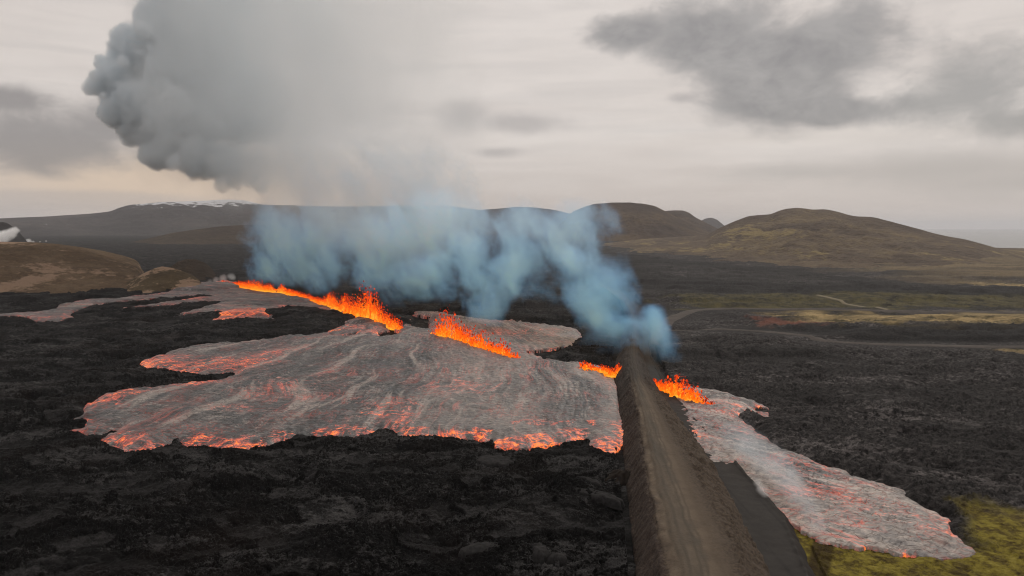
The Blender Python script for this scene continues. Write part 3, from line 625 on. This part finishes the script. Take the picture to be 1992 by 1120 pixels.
HOT_A = [(300, 710, 50, 16, .62), (360, 722, 80, 16, .70), (450, 715, 90, 18, .55), (520, 700, 60, 14, .35), (385, 754, 22, 7, .95), (330, 753, 90, 8, .65), (230, 775, 60, 16, .65), (190, 795, 50, 14, .55), (150, 825, 40, 12, .6), (215, 860, 70, 14, .8), (300, 868, 60, 10, .85), (375, 858, 45, 14, .7), (420, 862, 60, 12, .8), (480, 862, 50, 14, .95), (560, 848, 60, 10, .5), (640, 842, 50, 12, .9), (700, 842, 60, 14, .7), (775, 835, 30, 28, .75), (800, 842, 50, 12, .9), (880, 846, 60, 8, .7), (935, 846, 25, 10, 1.0), (990, 860, 40, 10, .95), (1060, 858, 50, 12, .8), (1110, 850, 40, 18, .7), (1150, 828, 14, 8, 1.0), (1175, 868, 45, 22, .75), (1205, 845, 16, 30, .5), (1060, 826, 90, 8, .40), (900, 760, 90, 26, .24), (760, 800, 80, 26, .36), (640, 650, 30, 6, .8), (680, 650, 60, 8, .6), (740, 648, 40, 8, .55), (460, 800, 80, 10, .25), (850, 640, 20, 8, .4), (560, 760, 120, 30, .2), (980, 650, 120, 14, .28), (1190, 730, 20, 8, .3), (885, 640, 40, 10, .3)]
flow('lava_flow', 'large grey crusted lava flow with glowing orange front left of the embankment', FLOW_A, mf_a, HOT_A,
     [[(660, 652), (690, 642), (705, 640), (690, 656), (670, 660)], [(735, 640), (760, 636), (770, 650), (745, 660)], [(800, 618), (835, 622), (832, 640), (800, 634)], [(1030, 688), (1090, 678), (1140, 690), (1130, 702), (1060, 703)]], 1.5, 0)
HOT_B = [(470, 612, 70, 10, .8), (440, 622, 35, 8, .8), (520, 606, 35, 7, .6), (265, 573, 60, 5, .45), (360, 585, 40, 5, .55), (650, 640, 40, 8, .6), (700, 640, 50, 10, .5), (430, 546, 30, 4, .8), (120, 618, 50, 5, .35)]
flow('lava_flow', 'grey lava stream running off to the far left from the farthest vents', FLOW_B, mf_a, HOT_B, [], 1.0, 20, wob=3.6)
HOT_C = [(1320, 790, 14, 30, .30), (1340, 830, 22, 34, .55), (1358, 895, 20, 18, .65), (1372, 912, 12, 6, .8), (1440, 800, 60, 24, .34), (1490, 840, 70, 20, .30), (1570, 900, 120, 24, .26), (1600, 960, 90, 24, .32), (1475, 790, 14, 6, .8), (1690, 1055, 16, 5, .4), (1760, 1066, 12, 5, .3), (1870, 1077, 40, 3, .36), (1902, 1058, 8, 10, .4), (1850, 1010, 30, 18, .45), (1700, 1000, 160, 40, .22), (1830, 1030, 60, 24, .3)]
flow('lava_flow', 'pale cracked lava flow crossing the bench road and spreading over the moss on the right', FLOW_C, mf_c, HOT_C, [], 1.2, 40, wob=2.4, dir_uv=(0.75, -0.66), zl=1.6, crag=0.3)

# ------------------------------------------------------------------ lava fountains
print('fountains')
m_fire, g, out = new_mat('molten_lava')
ht = g.attr('hotness')
ec = g.ramp(ht, [(0.0, (0.22, 0.018, 0.006)), (0.25, (0.75, 0.045, 0.004)), (0.48, (1.0, 0.10, 0.004)), (0.72, (1.0, 0.21, 0.006)), (1.0, (1.0, 0.46, 0.045))])
em = g.node('ShaderNodeEmission', {'Color': ec, 'Strength': 1.15}); g.l.new(em.outputs[0], out.inputs[0])
OCT_V = np.array([(1, 0, 0), (-1, 0, 0), (0, 1, 0), (0, -1, 0), (0, 0, 1), (0, 0, -1)], float)
OCT_F = np.array([(0, 2, 4), (2, 1, 4), (1, 3, 4), (3, 0, 4), (2, 0, 5), (1, 2, 5), (3, 1, 5), (0, 3, 5)])
def fountain(label, basepx, hpx, seed, spray=1.0):
    """basepx: foot of the curtain on the flow; hpx: (x, height in photo px) of its tongues"""
    rng = np.random.default_rng(seed)
    B = np.array([at(x, y, 1.8) for x, y in basepx]); bpx = np.array([p[0] for p in basepx], float)
    hx = np.array([h[0] for h in hpx], float); hh = np.array([h[1] for h in hpx], float)
    L = np.r_[0, np.cumsum(np.hypot(*np.diff(B[:, :2], axis=0).T))]
    def foot(s): return np.interp(s, L, B[:, 0]), np.interp(s, L, B[:, 1])
    def height(s):
        px = np.interp(s, L, bpx); dist = np.interp(s, L, np.hypot(B[:, 0], B[:, 1]))
        return np.interp(px, hx, hh) / FPX * dist
    V, F, H = [], [], []; nv = 0
    # tongues of the fire curtain
    n = int(L[-1] * 4.2) + 8; ns, rings = 6, 7
    for k in range(n):
        s = rng.uniform(0, L[-1]); fx, fy = foot(s); hm = height(s); h = hm * (rng.uniform(0.12, 0.45) if rng.uniform() < 0.72 else rng.uniform(0.45, 0.92))
        off = rng.normal(0, 0.8, 2); r0 = rng.uniform(0.35, 0.75) * (0.55 + 0.035 * h) + 0.15; bend = rng.normal(0, 0.10 * h + 0.1, 2); a0 = rng.uniform(0, 6.28); ph = rng.uniform(0, 6.28)
        for j in range(rings):
            f = j / (rings - 1); rad = r0 * (1 - f * f) ** 0.75 * (1 + 0.4 * math.sin(6 * f + ph)) + 0.03
            for q in range(ns):
                an = a0 + q * 2 * math.pi / ns; rq = rad * (1 + 0.55 * rng.uniform(-1, 1))
                V.append((fx + off[0] + bend[0] * f * f + rq * math.cos(an), fy + off[1] + bend[1] * f * f + rq * math.sin(an), 0.6 + (h + 0.8) * f * (1 + 0.08 * rng.uniform(-1, 1)))); H.append(np.clip(1.02 - 0.42 * f - 0.35 * h * f / (hm + 1) + rng.normal(0, 0.13), 0.1, 1))
        for j in range(rings - 1):
            for q in range(ns): F.append((nv + j * ns + q, nv + j * ns + (q + 1) % ns, nv + (j + 1) * ns + (q + 1) % ns, nv + (j + 1) * ns + q))
        nv += ns * rings
    core = bpy.data.objects.new('lava_fountain', None); C.collection.objects.link(core)
    mid_ = B[len(B) // 2]; core.location = (mid_[0], mid_[1], 0.6)
    tag(core, label, 'lava fountain', 'lava fountains along the fissure')
    V = np.asarray(V, float) - np.array(core.location)
    link('fire_curtain', np_mesh('fire_curtain', V, F, dict(hotness=H)), m_fire, core)
    # flung clots and spray
    m = int((L[-1] * 60 + 150) * spray)
    s = rng.uniform(0, L[-1], m); hm = height(s); wgt = np.clip(hm / (hm.max() + 1e-6), 0.05, 1)
    keep = rng.uniform(0, 1, m) < 0.25 + 0.75 * wgt; s, hm = s[keep], hm[keep]; m = len(s)
    fz = rng.beta(1.1, 2.3, m) * 1.4; fx, fy = foot(s)
    sp = (0.45 + 0.10 * hm * np.sqrt(fz))
    cx = fx + rng.normal(0, 1, m) * sp; cyv = fy + rng.normal(0, 1, m) * sp; cz = 1.4 + hm * fz
    sz = rng.gamma(2.0, 0.060, m) + 0.05; st = rng.uniform(1.0, 2.4, m)
    V = (OCT_V[None] * np.stack([sz, sz, sz * st], -1)[:, None]); tilt = rng.normal(0, 0.35, (m, 2))
    V[..., 0] += V[..., 2] * tilt[:, None, 0]; V[..., 1] += V[..., 2] * tilt[:, None, 1]
    V += np.stack([cx, cyv, cz], -1)[:, None] - np.array(core.location)
    F = (OCT_F[None] + (np.arange(m) * 6)[:, None, None]).reshape(-1, 3)
    heat = np.clip(0.92 - 0.72 * fz + rng.normal(0, 0.17, m), 0, 1)
    link('spatter', np_mesh('spatter', V.reshape(-1, 3), F, dict(hotness=np.repeat(heat, 6)), False), m_fire, core)
    return core
fountain('low orange lava fountain at the far left end of the fissure', [(432, 548), (455, 553), (470, 558), (490, 562), (512, 564), (535, 566)], [(432, 3), (452, 3), (460, 6), (485, 13), (505, 16), (512, 9), (525, 13), (535, 5)], 1)
fountain('long low wall of fire uphill of the tallest spray', [(541, 566), (557, 568), (575, 576), (600, 583), (630, 591), (652, 597), (664, 601)], [(541, 6), (549, 14), (558, 6), (575, 10), (600, 9), (630, 9), (640, 18), (644, 27), (650, 22), (657, 9), (664, 8)], 2)
fountain('tallest lava fountain throwing dark red spray, on the left half of the fissure', [(664, 602), (685, 616), (705, 621), (725, 624), (745, 630), (765, 636), (782, 641)], [(664, 12), (673, 32), (684, 26), (695, 34), (706, 44), (714, 66), (724, 52), (732, 44), (745, 26), (760, 18), (772, 18), (782, 6)], 3, 1.6)
fountain('long jagged lava fountain at the middle of the fissure', [(838, 656), (860, 660), (885, 664), (905, 672), (925, 681), (950, 687), (975, 695), (1000, 702), (1022, 706)], [(838, 10), (850, 28), (862, 42), (870, 58), (880, 48), (895, 34), (908, 30), (914, 40), (922, 26), (935, 40), (940, 48), (948, 30), (962, 20), (974, 36), (982, 28), (1000, 18), (1012, 8), (1022, 3)], 4, 1.4)
fountain('short low fire wall ending at the left foot of the embankment', [(1128, 713), (1150, 717), (1170, 720), (1190, 726), (1200, 724), (1210, 720)], [(1128, 5), (1138, 13), (1150, 9), (1156, 6), (1168, 10), (1180, 12), (1194, 7), (1204, 14), (1210, 3)], 5)
fountain('lava fountain right of the embankment nearest the camera', [(1268, 742), (1280, 752), (1300, 762), (1320, 769), (1340, 775), (1360, 781), (1380, 786), (1406, 791)], [(1268, 6), (1285, 14), (1300, 22), (1315, 34), (1326, 36), (1335, 22), (1343, 30), (1350, 30), (1358, 16), (1375, 8), (1392, 4), (1398, 5), (1406, 3)], 6)

# ------------------------------------------------------------------ loose rocks and slabs
print('rocks')
m_slab, g, out = new_mat('grey_slab')
n = g.noise(g.pos(), 1.5, 5, 0.6)
bs = g.node('ShaderNodeBsdfPrincipled', {'Base Color': g.mix(g.mr(n, 0.3, 0.7), (0.010, 0.0098, 0.0099), (0.030, 0.029, 0.029)), 'Roughness': 0.9, 'Specular IOR Level': 0.08})
g.l.new(bs.outputs[0], out.inputs[0])
m_pile, g, out = new_mat('earth_pile')
n = g.noise(g.pos(), 1.2, 5, 0.65)
bs = g.node('ShaderNodeBsdfPrincipled', {'Base Color': g.mix(g.mr(n, 0.3, 0.7), (0.008, 0.0066, 0.0056), (0.024, 0.018, 0.014)), 'Roughness': 0.95, 'Specular IOR Level': 0.08})
g.l.new(bs.outputs[0], out.inputs[0])
def lump(name, label, cat, px, py, rx, ry, h, rot, mat, seed, flat=0.5, zb=0.0, group=None):
    nr, na = 12, 40; V = []; F = []
    for _ in range(3):          # rest it on the rubble it lies on
        c0 = at(px, py, zb); m_ = np.hypot(gx - c0[0], gy - c0[1]) < max(rx, ry) * 0.8
        zb = float(np.percentile(gz[m_], 50))
    a = np.linspace(0, 2 * math.pi, na, endpoint=False)
    for j in range(nr):
        f = j / (nr - 1); rad = (1 - f); zz_ = h * (1 - rad ** (2 / flat)) if rad > 0 else h
        rr_ = rad * (1 + 0.38 * perlin(np.cos(a) * 1.6 + seed, np.sin(a) * 1.6, seed) + 0.16 * perlin(np.cos(a) * 5 + seed, np.sin(a) * 5, seed + 1))
        lx = rr_ * rx * np.cos(a); ly = rr_ * ry * np.sin(a)
        X_ = c0[0] + lx * math.cos(rot) - ly * math.sin(rot); Y_ = c0[1] + lx * math.sin(rot) + ly * math.cos(rot)
        Z_ = zb - 0.8 + (zz_ + 0.8) * (1 if j else 0) + (0.45 * h * fbm(X_ / 1.6, Y_ / 1.6, 3, seed) if j else 0)
        V += list(zip(X_, Y_, np.broadcast_to(Z_, X_.shape)))
    for j in range(nr - 1):
        for q in range(na): F.append((j * na + q, j * na + (q + 1) % na, (j + 1) * na + (q + 1) % na, (j + 1) * na + q))
    return tag(link(name, np_mesh(name, V, F), mat), label, cat, group, 'thing')
SL = 'smooth slabs on the rubble'
lump('flat_rock', 'oval smooth grey slab below the glowing front of the large flow', 'rock', 965, 897, 4.3, 3.4, 0.55, -0.5, m_slab, 3, 0.35, 0.3, SL)
lump('flat_rock', 'long grey slab on black rubble just left of the embankment', 'rock', 1165, 966, 5.2, 1.8, 0.7, -0.7, m_slab, 5, 0.4, 0.2, SL)
lump('flat_rock', 'upright pale grey slab lying at the lower edge, left of the embankment foot', 'rock', 1050, 1077, 1.4, 2.6, 1.0, 0.1, m_slab, 7, 0.4, 0.2, SL)
lump('flat_rock', 'small grey slab beside the upright pale slab near the lower edge', 'rock', 1085, 1085, 1.5, 1.2, 0.8, 0.4, m_slab, 9, 0.4, 0.2, SL)
lump('earth_pile', 'dark brown earth pile leaning against the left foot of the embankment', 'earth pile', 1212, 934, 4.2, 3.6, 1.9, 0.2, m_pile, 11, 1.2, 0.0)
lump('flat_rock', 'low domed grey slab in the middle of the black rubble near the lower edge', 'rock', 945, 1066, 3.4, 2.0, 0.55, 0.2, m_slab, 13, 0.8, 0.2, SL)
lump('flat_rock', 'thinner grey slab just behind the long slab left of the embankment', 'rock', 1148, 938, 3.2, 1.1, 0.6, -0.8, m_slab, 15, 0.4, 0.2, SL)


# ------------------------------------------------------------------ smoke (fog grids)
print('smoke')
def smoke(name, label, puffs, bounds, voxel, warp, erode, soft, mat, seed=0.0, nscale=0.02, zfade=None, billow=(), xfade=None, stretch=(1, 1, 1), shear=0.0, detail=6.0, rgh=0.62, bias=0.0):
    """puffs: (x, y, z, r, weight). The grid's density is filled by a field of warped, eroded puffs."""
    ng = bpy.data.node_groups.new(name + '_field', 'GeometryNodeTree')
    ng.interface.new_socket('Geometry', in_out='OUTPUT', socket_type='NodeSocketGeometry')
    ng.interface.new_socket('Geometry', in_out='INPUT', socket_type='NodeSocketGeometry')
    g = NT(ng); gout = g.node('NodeGroupOutput')
    p = g.node('GeometryNodeInputPosition').outputs[0]
    def wn(scale, amp, off):
        q = g.noise(g.vm('ADD', p, (seed + off, off * 3, -off)), scale, 2.0, 0.5, 0, 1)
        s = g.node('ShaderNodeVectorMath', {0: g.vm('SUBTRACT', q, (0.5, 0.5, 0.5))}, operation='SCALE'); g.put(s.inputs['Scale'], amp); return s.outputs[0]
    pw = g.vm('ADD', p, wn(nscale, warp[0], 11.0)); pw = g.vm('ADD', pw, wn(nscale * 3.3, warp[1], 37.0))
    acc = None
    for (x, y, z, r, w) in puffs:
        d = g.node('ShaderNodeVectorMath', {0: pw, 1: (float(x), float(y), float(z))}, operation='DISTANCE').outputs['Value']
        f = g.math('MULTIPLY_ADD', d, -w / r, w)
        acc = f if acc is None else g.math('MAXIMUM', acc, f)
    pz = g.node('ShaderNodeSeparateXYZ', {0: pw}).outputs
    ps = g.node('ShaderNodeCombineXYZ', {0: g.math('ADD', pz[0], g.math('MULTIPLY', pz[2], shear)), 1: pz[1], 2: pz[2]}).outputs[0]
    nz = g.noise(g.vm('ADD', g.vm('MULTIPLY', ps, stretch), (seed, 0, 0)), nscale * 2.2, detail, rgh)
    e = g.math('MULTIPLY', g.math('SUBTRACT', nz, 0.5), erode)
    for sc_, am in billow:      # rounded cauliflower lobes
        e = g.math('ADD', e, g.math('MULTIPLY', g.math('SUBTRACT', 0.45, g.voro(g.vm('ADD', pw, (seed * 3, 5.0, 1.0)), sc_)), am))
    dens = g.math('MULTIPLY', g.math('ADD', g.math('SUBTRACT', acc, bias), e), 1.0 / soft, clamp=True)
    dens = g.math('MULTIPLY', dens, g.math('MULTIPLY', acc, 6.0, clamp=True))
    if zfade: dens = g.math('MULTIPLY', dens, g.mr(g.node('ShaderNodeSeparateXYZ', {0: p}).outputs[2], zfade[0], zfade[1]))
    if xfade:
        dens = g.math('MULTIPLY', dens, g.mr(g.node('ShaderNodeSeparateXYZ', {0: p}).outputs[0], xfade[0], xfade[1], xfade[2], xfade[3], True))
    mn, mx = bounds
    vc = g.node('GeometryNodeVolumeCube')
    g.put(vc.inputs['Density'], dens); vc.inputs['Min'].default_value = mn; vc.inputs['Max'].default_value = mx
    for ax, k in enumerate(('Resolution X', 'Resolution Y', 'Resolution Z')): vc.inputs[k].default_value = max(8, int((mx[ax] - mn[ax]) / voxel))
    sm_ = g.node('GeometryNodeSetMaterial', {'Material': mat}); g.l.new(vc.outputs[0], sm_.inputs[0])
    g.l.new(sm_.outputs[0], gout.inputs[0])
    vol = bpy.data.volumes.new(name); vol.materials.append(mat)
    o = bpy.data.objects.new(name, vol); C.collection.objects.link(o)
    md = o.modifiers.new('field', 'NODES'); md.node_group = ng
    return tag(o, label, 'smoke', kind='stuff')
def smoke_mat(name, dens, col_lo, col_hi, z0, z1, absorb=0.0, dens_hi=None, aniso=0.0, abs_col=(0.5, 0.5, 0.5)):
    m, g, out = new_mat(name)
    d = g.attr('density'); z = g.node('ShaderNodeSeparateXYZ', {0: g.pos()}).outputs[2]
    f = g.mr(z, z0, z1, 0, 1, True)
    k = g.math('MULTIPLY', d, dens) if dens_hi is None else g.math('MULTIPLY', d, g.mr(z, z0, z1, dens, dens_hi))
    sc = g.node('ShaderNodeVolumeScatter', {'Color': g.mix(f, col_lo, col_hi), 'Density': k, 'Anisotropy': aniso})
    if absorb > 0:
        ab = g.node('ShaderNodeVolumeAbsorption', {'Color': abs_col, 'Density': g.math('MULTIPLY', k, absorb)})
        ad = g.node('ShaderNodeAddShader', {0: sc.outputs[0], 1: ab.outputs[0]}); g.l.new(ad.outputs[0], out.inputs['Volume'])
    else: g.l.new(sc.outputs[0], out.inputs['Volume'])
    return m
def puff(px, py, rpx, Yd, w=1.0):
    c = at_y(px, py, Yd); return (c[0], c[1], c[2], rpx / FPX * math.hypot(Yd, c[0]), w)
def bounds(ps, pad=0.0):
    a = np.array(ps); mn = (a[:, :3] - a[:, 3:4]).min(0) - pad; mx = (a[:, :3] + a[:, 3:4]).max(0) + pad
    mn[2] = max(mn[2], 0.5); return tuple(map(float, mn)), tuple(map(float, mx))
# blue fume rising along the fissure
low = []
for (px, py, r, Yd, w) in [
    (505, 520, 42, 570, 1), (520, 470, 55, 580, 1), (560, 520, 50, 540, 1), (600, 470, 65, 550, .9), (640, 530, 50, 480, .9), (690, 480, 70, 500, .9), (720, 540, 50, 430, .85), (760, 470, 80, 460, 1), (790, 550, 55, 400, .8), (840, 530, 65, 400, 1), (850, 450, 85, 430, 1), (910, 560, 55, 360, .95), (930, 490, 75, 390, .9), (960, 590, 48, 330, .9), (990, 540, 60, 340, .8), (1010, 470, 80, 370, .8), (1060, 560, 45, 330, .55), (1080, 480, 75, 350, .9), (1130, 450, 70, 350, 1), (1175, 440, 50, 330, .8), (1130, 530, 60, 310, 1.2), (1160, 590, 55, 290, 1.3), (1195, 550, 52, 290, 1.3), (1218, 580, 36, 285, 1.1), (1190, 640, 52, 270, 1.3), (1150, 660, 40, 275, .7), (1240, 640, 50, 262, 1.4), (1265, 665, 40, 255, 1.4), (1210, 680, 34, 258, .8), (1285, 690, 34, 245, 1.2), (1305, 715, 32, 238, 1.2), (1322, 730, 22, 232, 1.0), (1180, 690, 30, 262, .9), (1165, 695, 26, 262, .5), (540, 430, 55, 600, .7), (620, 420, 60, 590, .7), (700, 420, 70, 560, .8), (800, 410, 80, 520, .9), (900, 420, 75, 480, .8), (1000, 425, 60, 440, .6), (1100, 425, 45, 400, .6), (620, 350, 75, 600, .5), (720, 350, 90, 580, .6), (820, 350, 90, 560, .6), (900, 365, 65, 540, .4)]:
    low.append(puff(px, py, r, Yd, w))
m_low = smoke_mat('blue_fume', 0.15, (0.22, 0.55, 1.0), (0.46, 0.71, 1.0), 12, 95, 0.075, 0.065, 0.35, (0.05, 0.60, 1.0))
smoke('smoke', 'blue fume rolling off the fissure in front of the hills', low, bounds(low, 14), 1.1, (24, 16), 5.4, 1.0, m_low, 3.0, 0.022, (1, 9), (), None, (1, 1, 0.40), 0.5, 10.0, 0.74, 0.03)
# rising column, tan against the sky
up = []
for (px, py, r, Yd, w) in [(740, 470, 70, 470, .8), (820, 480, 75, 440, .9), (690, 420, 100, 540, .8), (860, 420, 100, 480, .8), (780, 400, 110, 520, .9), (930, 450, 60, 420, .5), (700, 400, 120, 560, .8), (640, 330, 150, 600, 1), (780, 330, 150, 560, .9), (850, 260, 110, 560, .8), (560, 260, 150, 640, 1), (700, 220, 200, 600, 1), (820, 150, 150, 600, .7), (520, 150, 170, 660, 1), (660, 80, 220, 640, 1), (480, 40, 170, 680, 1), (560, -60, 240, 680, 1), (780, 20, 190, 640, .7), (760, -120, 240, 660, .8), (400, 210, 150, 600, .85), (430, 90, 150, 610, .9), (350, 290, 90, 620, .6), (470, 310, 110, 610, .8), (400, -20, 130, 620, .8), (560, 320, 110, 600, .8), (330, 170, 80, 610, .45), (900, 240, 80, 560, .6), (850, 40, 110, 620, .5)]:
    up.append(puff(px, py, r, Yd, w))
m_up = smoke_mat('tan_smoke', 0.021, (0.88, 0.95, 1.0), (0.90, 0.96, 1.0), 60, 240, 0.045, None, 0.2, (0.1, 0.68, 1.0))
smoke('smoke', 'tall tan grey smoke column rising into the sky', up, bounds(up, 24), 2.6, (34, 14), 1.5, 0.8, m_up, 9.0, 0.010, None, (), (-300, -90, 1.15, 0.42), (1, 1, 0.7), 0.3, 8.0, 0.62)
# billowing grey-blue cloud on the left of the column
bil = []
rng = np.random.default_rng(5)
for (px, py, r, Yd) in [(330, 60, 55, 690), (300, 40, 36, 680), (370, 15, 55, 700), (262, 95, 42, 690), (340, 130, 75, 700), (222, 150, 36, 680), (250, 190, 50, 690), (195, 168, 26, 680), (300, 215, 65, 690), (232, 215, 34, 680), (330, 265, 55, 700), (310, 302, 34, 690), (380, 210, 80, 725), (400, 110, 80, 730), (340, -30, 60, 700), (410, -40, 90, 730), (272, 250, 36, 690), (178, 168, 18, 680), (206, 128, 20, 685), (240, 70, 16, 685), (380, 300, 45, 700), (440, 315, 50, 700), (500, 330, 45, 710), (480, 200, 90, 730), (545, 335, 35, 710)]:
    bil.append(puff(px, py, r, Yd))
    for k in range(3):
        a = rng.uniform(0, 6.28); rr_ = r * rng.uniform(0.25, 0.5)
        bil.append(puff(px + (r - rr_ * 0.4) * math.cos(a), py + (r - rr_ * 0.4) * math.sin(a), rr_, Yd - rng.uniform(-20, 30)))
m_bil = smoke_mat('steam_cloud', 0.26, (0.86, 0.93, 1.0), (0.90, 0.95, 1.0), 60, 240, 0.07, None, 0.0, (0.1, 0.62, 1.0))
smoke('smoke', 'dense billowing grey cloud on the left side of the smoke column', bil, bounds(bil, 14), 1.6, (16, 7), 0.9, 0.22, m_bil, 21.0, 0.024, None, ((0.04, 0.42), (0.10, 0.26), (0.24, 0.15)), (-378, -225, 1.0, 0.02), (1, 1, 1), 0.0, 8.0, 0.66)
# wisps off the right-hand flow and steam at far vents
m_wisp = smoke_mat('wisp', 0.20, (0.70, 0.86, 1.0), (0.8, 0.9, 1.0), 5, 20)
def on_ground(px, py, r, up_, w):
    c = at(px, py, 1.5); return (c[0], c[1], 1.5 + up_, r, w)
wis = [on_ground(1590, 1030, 2.0, 0.8, 1), on_ground(1572, 1005, 2.4, 1.2, 1), on_ground(1555, 985, 2.8, 2.0, 1), on_ground(1535, 965, 3.2, 2.6, .9), on_ground(1515, 945, 3.6, 3.2, .8), on_ground(1490, 930, 4.2, 3.6, .7), on_ground(1455, 905, 4.6, 3.6, .6), on_ground(1430, 880, 4.8, 3.6, .5)]
smoke('smoke', 'thin bluish wisp of smoke where the right flow burns the moss', wis, bounds(wis, 0.5), 0.4, (2.4, 1.2), 1.3, 0.9, m_wisp, 2.0, 0.13)
m_steam = smoke_mat('white_steam', 0.10, (0.97, 0.97, 0.98), (0.97, 0.97, 0.98), 0, 50)
wht = [on_ground(1488, 968, 0.9, 0.5, 1), on_ground(1482, 962, 1.1, 0.9, 1), on_ground(1476, 954, 1.2, 1.5, .8)]
smoke('smoke', 'small white puff of smoke at the edge of the bench road', wht, bounds(wht, 0.5), 0.25, (1.2, 0.6), 1.0, 0.7, smoke_mat('white_puff', 0.5, (0.97, 0.97, 0.97), (0.97, 0.97, 0.97), 0, 50), 2.0, 0.3)
stp = [at_y(x, y, 1600) for x, y in [(-10, 468), (2, 463), (14, 457), (24, 452), (30, 448)]]
stp = [(p[0], p[1], p[2], r * 1.25, 1.4) for p, r in zip(stp, (16, 15, 13, 11, 8))]
smoke('steam', 'white steam drifting past the black crater cone', stp, bounds(stp, 2), 2.0, (14, 8), 0.9, 0.6, m_steam, 6.0, 0.03)
for (lab, pts) in (('small white steam puff at the far end of the fissure', [(408, 549, 5), (420, 547, 7), (435, 545, 9), (450, 542, 9)]), ('tiny white steam patch on the black lava below the small mound', [(357, 564, 3), (364, 563, 4), (370, 564, 3)]), ('faint strip of steam on the lava behind the brown hill', [(48, 473, 3), (56, 471, 5), (64, 472, 3), (78, 471, 2), (90, 470, 2)])):
    ps = []
    for (x, y, r) in pts:
        c = at(x, y, 2.0); s_ = math.hypot(c[0], c[1]) / FPX; ps.append((c[0], c[1], 2.0 + r * 0.35 * s_, r * s_, 1))
    smoke('steam', lab, ps, bounds(ps, 1), max(0.6, ps[0][3] / 9), (2.5, 1.2), 0.9, 0.6, m_steam, 4.0, 0.10)

# ------------------------------------------------------------------ haze
m_haze, g, out = new_mat('haze_air')
pv = g.node('ShaderNodeVolumePrincipled', {'Color': (0.93, 0.95, 1.0), 'Density': 0.000038, 'Anisotropy': 0.0})
g.l.new(pv.outputs[0], out.inputs['Volume'])
e = 52000.0; z0, z1 = -80.0, 420.0
hv = [(-e, -e, z0), (e, -e, z0), (e, e, z0), (-e, e, z0), (-e, -e, z1), (e, -e, z1), (e, e, z1), (-e, e, z1)]
hf = [(0, 3, 2, 1), (4, 5, 6, 7), (0, 1, 5, 4), (1, 2, 6, 5), (2, 3, 7, 6), (3, 0, 4, 7)]
tag(link('haze', np_mesh('haze', hv, hf, None, False), m_haze), 'thin grey haze over the plain', kind='stuff')
print('done')
